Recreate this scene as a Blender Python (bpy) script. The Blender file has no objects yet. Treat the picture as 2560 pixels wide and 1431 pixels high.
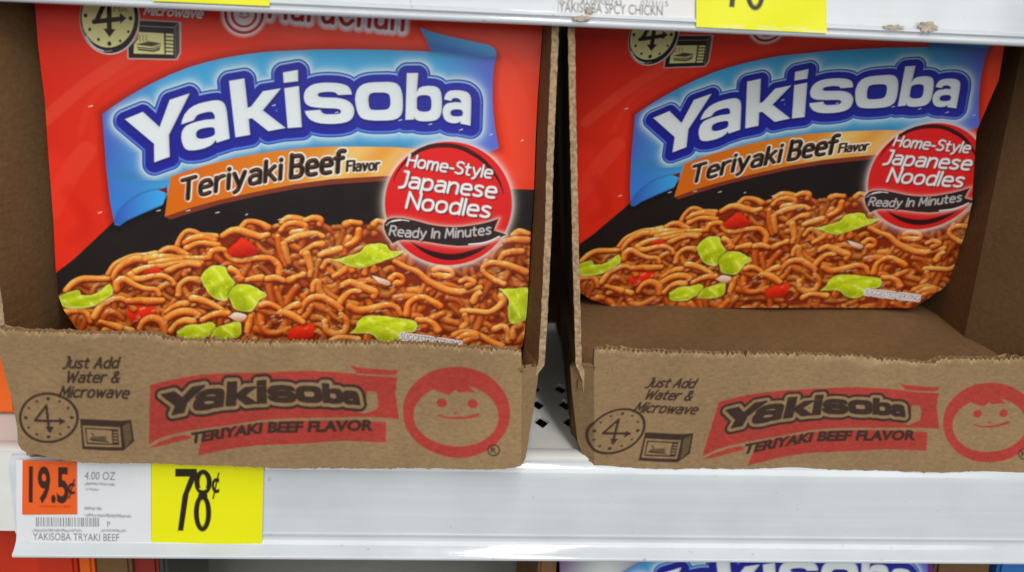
import bpy, bmesh, math, random
import numpy as np
C = bpy.context.scene.collection
SC = bpy.context.scene
rng = np.random.default_rng(7)
random.seed(7)

# ------------------------------------------------------------------ camera
F = 2130.0                                   # focal length in photograph pixels (2560 wide)
CAM = np.array([0.0, 0.0, 0.1284])           # the shelf deck is z = 0, x runs along the shelf, y goes into it
def _n(v):
    v = np.array(v, float); return v / np.linalg.norm(v)
AX = _n([35720, 925, F])
AD = _n([-344, 8385, F]); AD = _n(AD - AX * AX.dot(AD))
AY = np.cross(AX, AD)
M_WC = np.stack([AX, AY, -AD], axis=1)       # columns: world x, y, z seen in camera axes (right, down, forward)
cam_d = bpy.data.cameras.new('camera'); cam = bpy.data.objects.new('camera', cam_d); C.objects.link(cam)
cam_d.sensor_width = 36.0; cam_d.lens = 36.0 * F / 2560.0
cam_d.clip_start = 0.01; cam_d.clip_end = 50
r_, d_, f_ = M_WC[0], M_WC[1], M_WC[2]       # camera right / down / forward in world axes
from mathutils import Matrix, Vector
cam.matrix_world = Matrix(((r_[0], -d_[0], -f_[0], CAM[0]), (r_[1], -d_[1], -f_[1], CAM[1]),
                           (r_[2], -d_[2], -f_[2], CAM[2]), (0, 0, 0, 1)))
SC.camera = cam
cam_d.dof.use_dof = True; cam_d.dof.focus_distance = 0.29; cam_d.dof.aperture_fstop = 9.0

# ------------------------------------------------------------------ light: ceiling lamps of the shop
W = bpy.data.worlds.new('World'); SC.world = W; W.use_nodes = True
W.node_tree.nodes['Background'].inputs[0].default_value = (0.97, 0.98, 1.0, 1)
W.node_tree.nodes['Background'].inputs[1].default_value = 0.22
def lamp(name, loc, target, sx, sy, power, col):
    l = bpy.data.lights.new(name, 'AREA'); l.shape = 'RECTANGLE'; l.size = sx; l.size_y = sy
    l.energy = power; l.color = col
    o = bpy.data.objects.new(name, l); C.objects.link(o); o.location = loc
    o.rotation_euler = (Vector(target) - Vector(loc)).to_track_quat('-Z', 'Y').to_euler()
lamp('ceiling_lamp', (0.19, -1.15, 1.75), (0, 0.27, 0.05), 0.15, 1.8, 27, (1.0, 0.97, 0.93))
lamp('aisle_lamp', (0.2, -2.6, 1.10), (0, 0.3, 0.05), 3.6, 1.9, 55, (1.0, 0.985, 0.95))
SC.view_settings.view_transform = 'Standard'; SC.view_settings.look = 'None'
SC.view_settings.exposure = 0.0; SC.view_settings.gamma = 1.0; SC.view_settings.use_curve_mapping = False

# ------------------------------------------------------------------ geometry helpers
def rays(px, py):
    px = np.asarray(px, float); py = np.asarray(py, float)
    dc = np.stack([(px - 1280) / F, (py - 715.5) / F, np.ones_like(px + py)], -1)
    return dc @ M_WC
def on_plane(px, py, y0, lean=0.0, z0=0.0):
    """Points of the upright plane y = y0 + lean*(z0 - z) met by the sight lines; lean > 0: foot further back."""
    d = rays(px, py)
    t = (y0 + lean * (z0 - CAM[2]) - CAM[1]) / (d[..., 1] + lean * d[..., 2])
    return CAM + d * t[..., None]
def on_deck(px, py, z=0.0):
    d = rays(px, py); t = (z - CAM[2]) / d[..., 2]
    return CAM + d * t[..., None]

def s2l(c):
    c = np.asarray(c, float) / 255.0
    return np.where(c <= 0.04045, c / 12.92, ((c + 0.055) / 1.055) ** 2.4)

def link(name, me, mats, parent=None, loc=None):
    o = bpy.data.objects.new(name, me); C.objects.link(o)
    for m in (mats if isinstance(mats, (list, tuple)) else [mats]): me.materials.append(m)
    if parent is not None: o.parent = parent
    return o
def tag(o, label=None, cat=None, group=None, kind=None):
    if label: o['label'] = label
    if cat: o['category'] = cat
    if group: o['group'] = group
    if kind: o['kind'] = kind
    return o
def thing(name, loc, label, cat, group=None):
    o = bpy.data.objects.new(name, None); C.objects.link(o); o.location = loc; o.empty_display_size = 0.02
    return tag(o, label, cat, group)

def mesh_np(name, V, Q, col=None, smooth=False, midx=None):
    """A mesh from numpy arrays: V (n,3), Q (m,4) quads, optional point colours (n,3) linear."""
    me = bpy.data.meshes.new(name)
    V = np.ascontiguousarray(V, np.float32); Q = np.ascontiguousarray(Q, np.int32)
    me.vertices.add(len(V)); me.vertices.foreach_set('co', V.ravel())
    me.loops.add(Q.size); me.loops.foreach_set('vertex_index', Q.ravel())
    me.polygons.add(len(Q)); me.polygons.foreach_set('loop_start', np.arange(0, Q.size, 4, dtype=np.int32))
    if midx is not None: me.polygons.foreach_set('material_index', np.ascontiguousarray(midx, np.int32))
    me.polygons.foreach_set('use_smooth', np.full(len(Q), smooth, bool))
    me.update(calc_edges=True)
    if col is not None:
        a = me.color_attributes.new('Print', 'FLOAT_COLOR', 'POINT')
        a.data.foreach_set('color', np.concatenate([col, np.ones((len(col), 1))], 1).astype(np.float32).ravel())
    return me
def sheet(name, P, col, thick, parent_loc, edge_col, smooth=False):
    """A printed sheet with thickness: P (h,w,3) front points, back is the front moved by `thick` along +y."""
    h, w, _ = P.shape
    idx = np.arange(h * w).reshape(h, w)
    q = np.stack([idx[:-1, :-1], idx[1:, :-1], idx[1:, 1:], idx[:-1, 1:]], -1).reshape(-1, 4)
    rim = np.concatenate([idx[0, :], idx[1:, -1], idx[-1, -2::-1], idx[-2:0:-1, 0]])
    V = P.reshape(-1, 3)
    k = len(rim); n = h * w
    # rim copies on the front (own colour) and on the back, then a coarse back
    Vr = V[rim]; Vb = Vr + np.array([0, thick, 0])
    a = np.arange(k); b = (a + 1) % k
    qs = np.stack([n + a, n + b, n + k + b, n + k + a], -1)
    V2 = np.concatenate([V, Vr, Vb, (V[rim].mean(0) + np.array([0, thick, 0]))[None]])
    ctr = len(V2) - 1
    # back: fan of quads from the centre (degenerate-free: pairs of rim edges)
    m = k - (k % 2); a2 = np.arange(0, m, 2)
    qb = np.stack([np.full(len(a2), ctr), n + k + a2, n + k + (a2 + 1) % k, n + k + (a2 + 2) % k], -1)
    Q = np.concatenate([q, qs, qb])
    ec = np.tile(np.asarray(edge_col, float), (2 * k + 1, 1))
    cc = np.concatenate([col.reshape(-1, 3), ec])
    return mesh_np(name, V2 - np.asarray(parent_loc), Q, cc, smooth)
def prism(name, pts, y0, y1, parent_loc):
    """Outline pts [(x,z)] in a vertical plane pulled from y0 to y1."""
    bm = bmesh.new()
    a = [bm.verts.new((x - parent_loc[0], y0 - parent_loc[1], z - parent_loc[2])) for x, z in pts]
    b = [bm.verts.new((x - parent_loc[0], y1 - parent_loc[1], z - parent_loc[2])) for x, z in pts]
    bm.faces.new(a); bm.faces.new(b[::-1])
    for i in range(len(a)):
        j = (i + 1) % len(a); bm.faces.new((a[j], a[i], b[i], b[j]))
    bmesh.ops.recalc_face_normals(bm, faces=bm.faces)
    me = bpy.data.meshes.new(name); bm.to_mesh(me); bm.free(); return me
def box(name, lo, hi, parent_loc=(0, 0, 0), bev=0.0):
    bm = bmesh.new(); bmesh.ops.create_cube(bm, size=1)
    lo = np.array(lo, float); hi = np.array(hi, float); pl = np.array(parent_loc, float)
    for v in bm.verts:
        v.co = Vector((lo + hi) / 2 - pl + np.array(v.co) * (hi - lo))
    if bev: bmesh.ops.bevel(bm, geom=bm.edges[:], offset=bev, segments=2, affect='EDGES')
    me = bpy.data.meshes.new(name); bm.to_mesh(me); bm.free(); return me

# ------------------------------------------------------------------ materials
def mat(name, col=(0.5, 0.5, 0.5), rough=0.5, spec=0.5, attr=False, speck=0.0, noise=0.0, nscale=300, bump=0.0, bscale=900,
        fibre=False, coat=0.0, dirt=0.0, rnoise=0.0):
    m = bpy.data.materials.new(name); m.use_nodes = True
    nt = m.node_tree; N = nt.nodes; L = nt.links; b = N['Principled BSDF']
    b.inputs['Roughness'].default_value = rough; b.inputs['Specular IOR Level'].default_value = spec
    b.inputs['Coat Weight'].default_value = coat; b.inputs['Coat Roughness'].default_value = 0.12
    tc = N.new('ShaderNodeTexCoord')
    if attr:
        a = N.new('ShaderNodeVertexColor'); a.layer_name = 'Print'; src = a.outputs['Color']
    else:
        a = N.new('ShaderNodeRGB'); a.outputs[0].default_value = (*col, 1); src = a.outputs[0]
    def mul(src, fac_out, lo, hi, fmin=0.3, fmax=0.7):
        mr = N.new('ShaderNodeMapRange'); L.new(fac_out, mr.inputs['Value'])
        mr.inputs['From Min'].default_value = fmin; mr.inputs['From Max'].default_value = fmax
        mr.inputs['To Min'].default_value = lo; mr.inputs['To Max'].default_value = hi
        mx = N.new('ShaderNodeMix'); mx.data_type = 'RGBA'; mx.blend_type = 'MULTIPLY'; mx.inputs['Factor'].default_value = 1
        L.new(src, mx.inputs['A']); L.new(mr.outputs[0], mx.inputs['B']); return mx.outputs['Result']
    def nz(scale, detail=4.0, stretch=None, rot=None):
        t = N.new('ShaderNodeTexNoise'); t.inputs['Scale'].default_value = scale; t.inputs['Detail'].default_value = detail
        if stretch:
            mp = N.new('ShaderNodeMapping'); mp.inputs['Scale'].default_value = stretch
            if rot: mp.inputs['Rotation'].default_value = rot
            L.new(tc.outputs['Object'], mp.inputs['Vector']); L.new(mp.outputs[0], t.inputs['Vector'])
        else: L.new(tc.outputs['Object'], t.inputs['Vector'])
        return t
    if noise:
        src = mul(src, nz(nscale, 5).outputs['Fac'], 1 - noise, 1 + noise * 0.6)
    if dirt:
        src = mul(src, nz(38, 6).outputs['Fac'], 1 - dirt, 1.03, 0.33, 0.6)
    if speck:                                    # drawn-out streaks and a few dark specks
        src = mul(src, nz(1.0, 4, (9, 9, 420)).outputs['Fac'], .955, 1.03)
        src = mul(src, nz(330, 2).outputs['Fac'], 1.0, 1 - speck, .70, .76)
    if fibre:
        src = mul(src, nz(1.0, 6, (420, 420, 900), (0, 0.45, 0)).outputs['Fac'], 0.88, 1.09)
        src = mul(src, nz(20, 4).outputs['Fac'], 0.86, 1.10)
    L.new(src, b.inputs['Base Color'])
    if rnoise:
        mr = N.new('ShaderNodeMapRange'); L.new(nz(60, 5).outputs['Fac'], mr.inputs['Value'])
        mr.inputs['From Min'].default_value = 0.3; mr.inputs['From Max'].default_value = 0.7
        mr.inputs['To Min'].default_value = rough - rnoise; mr.inputs['To Max'].default_value = rough + rnoise
        L.new(mr.outputs[0], b.inputs['Roughness'])
    if bump:
        bp = N.new('ShaderNodeBump'); bp.inputs['Strength'].default_value = 1.0; bp.inputs['Distance'].default_value = bump
        L.new(nz(bscale, 4).outputs['Fac'], bp.inputs['Height']); L.new(bp.outputs[0], b.inputs['Normal'])
    return m
KRAFT = np.array([0.30, 0.195, 0.098])
M_print = mat('glossy_printed_card', attr=True, rough=0.34, spec=0.26, rnoise=0.07, bump=0.00018, bscale=42)
M_kraftprint = mat('printed_kraft_board', attr=True, rough=0.85, spec=0.2, fibre=True, bump=0.00016, bscale=520)
M_kraft = mat('shaded_kraft_board', tuple(KRAFT * np.array([.60, .52, .45])), rough=0.88, spec=0.18, fibre=True, bump=0.00016, bscale=500)  # darker copy of KRAFT, the trays' inner shade put into its colour
M_rawedge = mat('torn_board_edge', (0.40, 0.28, 0.165), rough=0.95, spec=0.1, noise=0.45, nscale=700, bump=0.00015, bscale=1500)
M_white = mat('white_plastic_strip', (0.63, 0.675, 0.715), rough=0.11, spec=0.8, dirt=0.05, rnoise=0.05, speck=0.22)
M_metal = mat('painted_shelf_steel', (0.76, 0.77, 0.74), rough=0.38, spec=0.5, noise=0.04, nscale=120)
M_dark = mat('deck_hole_dark', (0.02, 0.02, 0.02), rough=0.8)  # black standing in for the shade below the deck
M_paper = mat('printed_paper_tag', attr=True, rough=0.30, spec=0.4, rnoise=0.08)
M_scrap = mat('torn_paper_scrap', (0.52, 0.44, 0.35), rough=0.9, spec=0.1, noise=0.5, nscale=420)
M_redcard = mat('red_printed_card', (0.55, 0.035, 0.012), rough=0.35, spec=0.3, noise=0.12, nscale=30)
M_orangecard = mat('orange_printed_card', (0.75, 0.13, 0.015), rough=0.35, spec=0.3, noise=0.1, nscale=30)
M_purple = mat('purple_printed_card', (0.10, 0.025, 0.16), rough=0.3, spec=0.4)

# ------------------------------------------------------------------ print raster (artwork as point colours)
class Art:
    def __init__(s, x0, y0, x1, y1, step, bg):
        s.x0, s.y0, s.step = x0, y0, step
        s.w = int((x1 - x0) / step) + 1; s.h = int((y1 - y0) / step) + 1
        s.X, s.Y = np.meshgrid(x0 + np.arange(s.w) * step, y0 + np.arange(s.h) * step)
        s.img = np.zeros((s.h, s.w, 3)); s.img[:] = bg
        r = np.random.default_rng(s.w); s.fbm = np.zeros((s.h, s.w)); s.fine = np.zeros((s.h, s.w))
        for cell, amp in ((48, .35), (24, .3), (12, .3), (6, .3), (3, .25)):     # value noise in a few octaves
            gy_, gx_ = int(s.h * step / cell) + 3, int(s.w * step / cell) + 3; g = r.normal(0, 1, (gy_, gx_))
            fy = np.arange(s.h) * step / cell; fx = np.arange(s.w) * step / cell; j = fy.astype(int); i = fx.astype(int)
            b = (fy - j)[:, None]; a = (fx - i)[None]; b = b * b * (3 - 2 * b); a = a * a * (3 - 2 * a)
            v = (g[np.ix_(j, i)] * (1 - a) + g[np.ix_(j, i + 1)] * a) * (1 - b) + (g[np.ix_(j + 1, i)] * (1 - a) + g[np.ix_(j + 1, i + 1)] * a) * b
            s.fbm += v * amp
            if cell < 10: s.fine += v
    def win(s, x0, y0, x1, y1):
        a = max(0, int((x0 - s.x0) / s.step)); b = min(s.w, int((x1 - s.x0) / s.step) + 2)
        c = max(0, int((y0 - s.y0) / s.step)); d = min(s.h, int((y1 - s.y0) / s.step) + 2)
        return (slice(c, max(c, d)), slice(a, max(a, b)))
    def blend(s, sl, alpha, col):
        col = np.asarray(col, float)
        s.img[sl] += alpha[..., None] * (col - s.img[sl])
    def cover(s, d, soft=1.0):
        return np.clip(0.5 - d / (s.step * soft), 0, 1)
    def sdf(s, polys, pad=3, sl=None):
        allp = np.concatenate([np.asarray(p, float) for p in polys])
        if sl is None:
            sl = s.win(allp[:, 0].min() - pad, allp[:, 1].min() - pad, allp[:, 0].max() + pad, allp[:, 1].max() + pad)
        X = s.X[sl]; Y = s.Y[sl]
        d2 = np.full(X.shape, 1e12); ins = np.zeros(X.shape, bool)
        for p in polys:
            p = np.asarray(p, float)
            for a, b in zip(p, np.roll(p, -1, 0)):
                e = b - a; L = e @ e
                if L < 1e-9: continue
                t = np.clip(((X - a[0]) * e[0] + (Y - a[1]) * e[1]) / L, 0, 1)
                d2 = np.minimum(d2, (X - a[0] - t * e[0]) ** 2 + (Y - a[1] - t * e[1]) ** 2)
                if a[1] != b[1]:
                    c = (a[1] > Y) != (b[1] > Y)
                    ins ^= c & (X < e[0] * (Y - a[1]) / e[1] + a[0])
        d = np.sqrt(d2)
        return sl, np.where(ins, -d, d)
    def poly(s, pts, col, alpha=1.0, soft=1.0, pad=None):
        sl, d = s.sdf([pts], pad=pad or 3 + 2 * soft)
        s.blend(sl, s.cover(d, soft) * alpha, col); return sl, d
    def ell(s, cx, cy, rx, ry, col, alpha=1.0, soft=1.0, rin=None):
        sl = s.win(cx - rx - 4 - soft * 2, cy - ry - 4 - soft * 2, cx + rx + 4 + soft * 2, cy + ry + 4 + soft * 2)
        q = np.hypot((s.X[sl] - cx) / rx, (s.Y[sl] - cy) / ry); d = (q - 1) * min(rx, ry)
        a = s.cover(d, soft)
        if rin:
            q2 = np.hypot((s.X[sl] - cx) / rin[0], (s.Y[sl] - cy) / rin[1]); a = a * (1 - s.cover((q2 - 1) * min(rin), soft))
        s.blend(sl, a * alpha, col)
    def line(s, pts, hw, col, alpha=1.0, soft=1.0):
        """polyline; hw: half width, or one per point"""
        p = np.asarray(pts, float); hw = np.broadcast_to(np.asarray(hw, float), (len(p),))
        m = hw.max() + 3 + soft * 2
        sl = s.win(p[:, 0].min() - m, p[:, 1].min() - m, p[:, 0].max() + m, p[:, 1].max() + m)
        X = s.X[sl]; Y = s.Y[sl]; best = np.full(X.shape, 1e9)
        for i in range(len(p) - 1):
            a, b = p[i], p[i + 1]; e = b - a; L = e @ e + 1e-9
            t = np.clip(((X - a[0]) * e[0] + (Y - a[1]) * e[1]) / L, 0, 1)
            best = np.minimum(best, np.hypot(X - a[0] - t * e[0], Y - a[1] - t * e[1]) - (hw[i] + t * (hw[i + 1] - hw[i])))
        s.blend(sl, s.cover(best, soft) * alpha, col)
    def text(s, body, fn, col, off=0.0, shear=0.0, alpha=1.0, soft=0, grow=0):
        """body set in the built-in face, unit cap square [0..1] over its own width; fn maps (u, v) to the artwork"""
        tv, tt = glyphs(body, off, shear)
        P = np.stack(fn(tv[:, 0], tv[:, 1]), -1)
        m = 3 + (grow + soft) * s.step
        sl = s.win(P[:, 0].min() - m, P[:, 1].min() - m, P[:, 0].max() + m, P[:, 1].max() + m)
        hh, ww = s.X[sl].shape
        if hh == 0 or ww == 0: return
        K = 3; acc = np.zeros((hh * K, ww * K), bool)
        ox = s.X[sl][0, 0] - s.step / 2; oy = s.Y[sl][0, 0] - s.step / 2; st = s.step / K
        G = np.stack([(P[:, 0] - ox) / st - 0.5, (P[:, 1] - oy) / st - 0.5], -1)
        for t in tt:
            a, b, c = G[t[0]], G[t[1]], G[t[2]]
            x0 = max(0, int(math.floor(min(a[0], b[0], c[0])))); x1 = min(ww * K, int(max(a[0], b[0], c[0])) + 2)
            y0 = max(0, int(math.floor(min(a[1], b[1], c[1])))); y1 = min(hh * K, int(max(a[1], b[1], c[1])) + 2)
            if x1 <= x0 or y1 <= y0: continue
            xx, yy = np.meshgrid(np.arange(x0, x1), np.arange(y0, y1))
            e1 = (b[0] - a[0]) * (yy - a[1]) - (b[1] - a[1]) * (xx - a[0])
            e2 = (c[0] - b[0]) * (yy - b[1]) - (c[1] - b[1]) * (xx - b[0])
            e3 = (a[0] - c[0]) * (yy - c[1]) - (a[1] - c[1]) * (xx - c[0])
            acc[y0:y1, x0:x1] |= ((e1 >= 0) & (e2 >= 0) & (e3 >= 0)) | ((e1 <= 0) & (e2 <= 0) & (e3 <= 0))
        cov = acc.reshape(hh, K, ww, K).mean((1, 3))
        for i in range(grow):
            p = np.pad(cov, 1); c4 = np.maximum.reduce([p[1:-1, 1:-1], p[:-2, 1:-1], p[2:, 1:-1], p[1:-1, :-2], p[1:-1, 2:]])
            if i % 2: c4 = np.maximum.reduce([c4, p[:-2, :-2], p[2:, 2:], p[:-2, 2:], p[2:, :-2]])
            cov = c4
        for _ in range(soft):
            p = np.pad(cov, 1, mode='edge')
            cov = (p[1:-1, 1:-1] * 2 + p[:-2, 1:-1] + p[2:, 1:-1] + p[1:-1, :-2] + p[1:-1, 2:]) / 6
        s.blend(sl, cov * alpha, col)
    def soften(s, n):
        for _ in range(n):
            p = np.pad(s.img, ((1, 1), (1, 1), (0, 0)), mode='edge')
            s.img = (p[1:-1, 1:-1] * 4 + p[:-2, 1:-1] + p[2:, 1:-1] + p[1:-1, :-2] + p[1:-1, 2:]) / 8
    def sample(s, x, y):
        fx = np.clip((x - s.x0) / s.step, 0, s.w - 1.001); fy = np.clip((y - s.y0) / s.step, 0, s.h - 1.001)
        i = fx.astype(int); j = fy.astype(int); a = (fx - i)[..., None]; b = (fy - j)[..., None]
        I = s.img
        return (I[j, i] * (1 - a) + I[j, i + 1] * a) * (1 - b) + (I[j + 1, i] * (1 - a) + I[j + 1, i + 1] * a) * b
STROKES = {
 'T':(.62,[[(0,1),(.62,1)],[(.31,1),(.31,0)]]), 'e':(.5,[[(.03,.37),(.49,.37),(.49,.52),(.42,.65),(.26,.68),(.1,.64),(.02,.5),(.02,.2),(.09,.05),(.26,0),(.47,.02)]]),
 'r':(.34,[[(0,.68),(0,0)],[(0,.48),(.08,.6),(.2,.67),(.34,.68)]]), 'i':(0,[[(0,.68),(0,0)],[(0,.94),(0,.97)]]), 'y':(.5,[[(0,.68),(.25,.05)],[(.5,.68),(.3,.1),(.2,-.16),(.06,-.26)]]),
 'a':(.48,[[(.06,.64),(.25,.68),(.42,.63),(.48,.5),(.48,0)],[(.48,.4),(.2,.4),(.05,.34),(0,.2),(.05,.05),(.18,0),(.34,.02),(.48,.12)]]), 'k':(.46,[[(0,1),(0,0)],[(.42,.68),(.02,.32)],[(.14,.42),(.46,0)]]),
 'B':(.56,[[(0,0),(0,1),(.02,1),(.36,1),(.51,.92),(.54,.77),(.47,.6),(.3,.54),(.02,.54)],[(.3,.54),(.5,.47),(.57,.27),(.5,.06),(.34,0),(.02,0)]]), 'f':(.34,[[(.4,.98),(.22,1),(.12,.92),(.1,.8),(.1,0)],[(-.05,.66),(.34,.66)]]),
 'F':(.5,[[(0,0),(0,1)],[(0,1),(.5,1)],[(0,.53),(.42,.53)]]), 'l':(0,[[(0,1),(0,0)]]), 'v':(.46,[[(0,.68),(.23,0)],[(.23,0),(.46,.68)]]),
 'o':(.5,[[(.25,.68),(.42,.62),(.5,.46),(.5,.22),(.42,.06),(.25,0),(.08,.06),(0,.22),(0,.46),(.08,.62),(.25,.68)]]), 'H':(.56,[[(0,1),(0,0)],[(.56,1),(.56,0)],[(0,.53),(.56,.53)]]),
 'm':(.74,[[(0,.68),(0,0)],[(0,.46),(.12,.64),(.26,.68),(.36,.54),(.37,0)],[(.37,.46),(.49,.64),(.63,.68),(.73,.54),(.74,0)]]), '-':(.26,[[(0,.36),(.26,.36)]]),
 'S':(.5,[[(.49,.9),(.3,1),(.1,.95),(.02,.8),(.08,.63),(.28,.52),(.46,.4),(.5,.2),(.4,.05),(.2,0),(0,.08)]]), 't':(.34,[[(.12,.92),(.12,.18),(.18,.03),(.34,.02)],[(-.03,.66),(.32,.66)]]),
 'J':(.3,[[(.3,1),(.29,.25),(.22,0),(0,-.1)],[(.1,1),(.3,1)]]), 'p':(.5,[[(0,.68),(0,-.28)],[(0,.45),(.1,.62),(.26,.68),(.44,.6),(.5,.36),(.44,.08),(.26,0),(.08,.04),(0,.16)]]),
 'n':(.48,[[(0,.68),(0,0)],[(0,.45),(.12,.63),(.28,.68),(.44,.6),(.48,.42),(.48,0)]]), 's':(.42,[[(.4,.62),(.22,.68),(.06,.62),(.03,.49),(.14,.39),(.3,.31),(.41,.2),(.36,.06),(.2,0),(0,.05)]]),
 'N':(.6,[[(0,0),(0,1)],[(0,1),(.6,0)],[(.6,0),(.6,1)]]), 'd':(.5,[[(.5,1),(.5,0)],[(.5,.48),(.38,.65),(.22,.68),(.06,.58),(0,.34),(.06,.08),(.22,0),(.4,.06),(.5,.2)]]),
 'R':(.54,[[(0,0),(0,1)],[(0,1),(.32,1),(.48,.91),(.51,.76),(.47,.6),(.32,.49),(0,.48)],[(.26,.48),(.56,0)]]), 'I':(0.0,[[(0,1),(0,0)]]), 'M':(.74,[[(0,0),(.06,1)],[(.06,1),(.37,.25)],[(.37,.25),(.68,1)],[(.68,1),(.74,0)]]),
 'u':(.48,[[(0,.68),(0,.22),(.08,.04),(.24,0),(.4,.08),(.48,.24)],[(.48,.68),(.48,0)]]), 'A':(.6,[[(0,0),(.3,1)],[(.3,1),(.6,0)],[(.1,.35),(.5,.35)]]), 'W':(.86,[[(0,1),(.2,0)],[(.2,0),(.43,.8)],[(.43,.8),(.66,0)],[(.66,0),(.86,1)]]),
 'c':(.44,[[(.44,.62),(.26,.68),(.08,.6),(0,.34),(.08,.07),(.26,0),(.44,.05)]]), 'w':(.7,[[(0,.68),(.17,0)],[(.17,0),(.35,.6)],[(.35,.6),(.53,0)],[(.53,0),(.7,.68)]]),
 '&':(.6,[[(.6,0),(.12,.72),(.14,.92),(.28,1),(.4,.9),(.38,.75),(.06,.42),(0,.2),(.1,.03),(.28,0),(.45,.1),(.6,.4)]]), 'h':(.48,[[(0,1),(0,0)],[(0,.45),(.12,.63),(.28,.68),(.44,.6),(.48,.42),(.48,0)]]),
 'C':(.62,[[(.62,.86),(.4,1),(.18,.95),(.03,.75),(0,.5),(.03,.25),(.18,.05),(.4,0),(.62,.14)]]), ' ':(.16,[])}
def stroke_field(A, body, fn, gap=.24, shear=0.0, pad=14):
    """distance to the centre lines of monoline lettering set along fn; returns the window and the distances"""
    x = 0.0; lines = []
    for ch in body:
        w, st = STROKES[ch]
        for p in st:
            q = smooth(p, 5) if len(p) > 3 else np.asarray(p, float)
            lines.append(q + np.array([x, 0]))
        x += w + gap
    x -= gap; segs = []
    for q in lines:
        X_, Y_ = fn((q[:, 0] + shear * q[:, 1]) / x, q[:, 1]); q = np.stack([X_, Y_], -1); segs += list(zip(q[:-1], q[1:]))
    a = np.array([p for sg in segs for p in sg]); sl = A.win(a[:, 0].min() - pad, a[:, 1].min() - pad, a[:, 0].max() + pad, a[:, 1].max() + pad)
    X, Y = A.X[sl], A.Y[sl]; d = np.full(X.shape, 1e9)
    if X.size == 0: return sl, d
    c0, r0 = sl[1].start, sl[0].start
    for p, q in segs:                          # only near each stroke
        i0 = max(0, int((min(p[0], q[0]) - pad - X[0, 0]) / A.step)); i1 = int((max(p[0], q[0]) + pad - X[0, 0]) / A.step) + 2
        j0 = max(0, int((min(p[1], q[1]) - pad - Y[0, 0]) / A.step)); j1 = int((max(p[1], q[1]) + pad - Y[0, 0]) / A.step) + 2
        if i1 <= 0 or j1 <= 0: continue
        w = (slice(j0, j1), slice(i0, i1)); e = q - p; L = e @ e + 1e-9
        t = np.clip(((X[w] - p[0]) * e[0] + (Y[w] - p[1]) * e[1]) / L, 0, 1)
        d[w] = np.minimum(d[w], np.hypot(X[w] - p[0] - t * e[0], Y[w] - p[1] - t * e[1]))
    return sl, d
_gl = {}
def glyphs(body, off=0.0, shear=0.0):
    k = (body, off, shear)
    if k in _gl: return _gl[k]
    cu = bpy.data.curves.new('lettering', 'FONT'); cu.body = body; cu.size = 1.0; cu.offset = off; cu.shear = shear
    cu.resolution_u = 3
    o = bpy.data.objects.new('lettering', cu); C.objects.link(o)
    dg = bpy.context.evaluated_depsgraph_get(); ev = o.evaluated_get(dg); me = ev.to_mesh()
    v = np.zeros(len(me.vertices) * 3, np.float32); me.vertices.foreach_get('co', v); v = v.reshape(-1, 3)[:, :2].astype(float)
    me.calc_loop_triangles(); t = np.zeros(len(me.loop_triangles) * 3, np.int32)
    me.loop_triangles.foreach_get('vertices', t); t = t.reshape(-1, 3).copy()
    ev.to_mesh_clear(); bpy.data.objects.remove(o); bpy.data.curves.remove(cu)
    if off or shear:
        base, _ = glyphs(body, 0.0, 0.0); x0, x1, cap = _gl[('box', body)]
    else:
        x0, x1 = v[:, 0].min(), v[:, 0].max(); cap = 0.69
        _gl[('box', body)] = (x0, x1, cap)
    x0, x1, cap = _gl[('box', body)]
    out = (np.stack([(v[:, 0] - x0) / (x1 - x0), v[:, 1] / cap], -1), t)
    _gl[k] = out; return out
def arc(p0, p1, cap, sag=0.0, capr=None):
    """baseline from p0 to p1 (bending by sag), capital height cap (to capr at the right end)"""
    def fn(u, v):
        c = cap + ((capr or cap) - cap) * u
        dx, dy = p1[0] - p0[0], p1[1] - p0[1]; L = math.hypot(dx, dy)
        sl = dy - 4 * sag * (2 * u - 1)          # slope of the baseline, letters lean with it a little
        nx, ny = sl / L * 0.7, -1.0
        return (p0[0] + dx * u + nx * c * v, p0[1] + dy * u + 4 * sag * u * (1 - u) + ny * c * v)
    return fn
def Z(ox, oy, k):
    return lambda pts: [(ox + p[0] / k, oy + p[1] / k) + tuple(p[2:]) for p in pts]
def homog(src, dst):
    A = []
    for (x, y), (u, v) in zip(src, dst):
        A += [[x, y, 1, 0, 0, 0, -u * x, -u * y, -u], [0, 0, 0, x, y, 1, -v * x, -v * y, -v]]
    A = np.array(A); sc = np.abs(A).max(0); _, _, vt = np.linalg.svd(A / sc)
    H = (vt[-1] / sc).reshape(3, 3); return H / H[2, 2]
def happly(H, x, y):
    w = H[2, 0] * x + H[2, 1] * y + H[2, 2]
    return (H[0, 0] * x + H[0, 1] * y + H[0, 2]) / w, (H[1, 0] * x + H[1, 1] * y + H[1, 2]) / w
def smooth(pts, n=8):
    p = np.asarray(pts, float); q = np.concatenate([[2 * p[0] - p[1]], p, [2 * p[-1] - p[-2]]]); out = []
    for i in range(1, len(q) - 2):
        a, b, c, d = q[i - 1], q[i], q[i + 1], q[i + 2]
        for t in np.linspace(0, 1, n, endpoint=False):
            out.append(0.5 * (2 * b + (c - a) * t + (2 * a - 5 * b + 4 * c - d) * t * t + (3 * b - a - 3 * c + d) * t ** 3))
    return np.array(out + [p[-1]])

GAIN = 1.18                                   # printed ink reflectance from the colours seen
def ink(r, g, b): return np.clip(s2l((r, g, b)) * GAIN, 0.004, 0.9)

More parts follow.
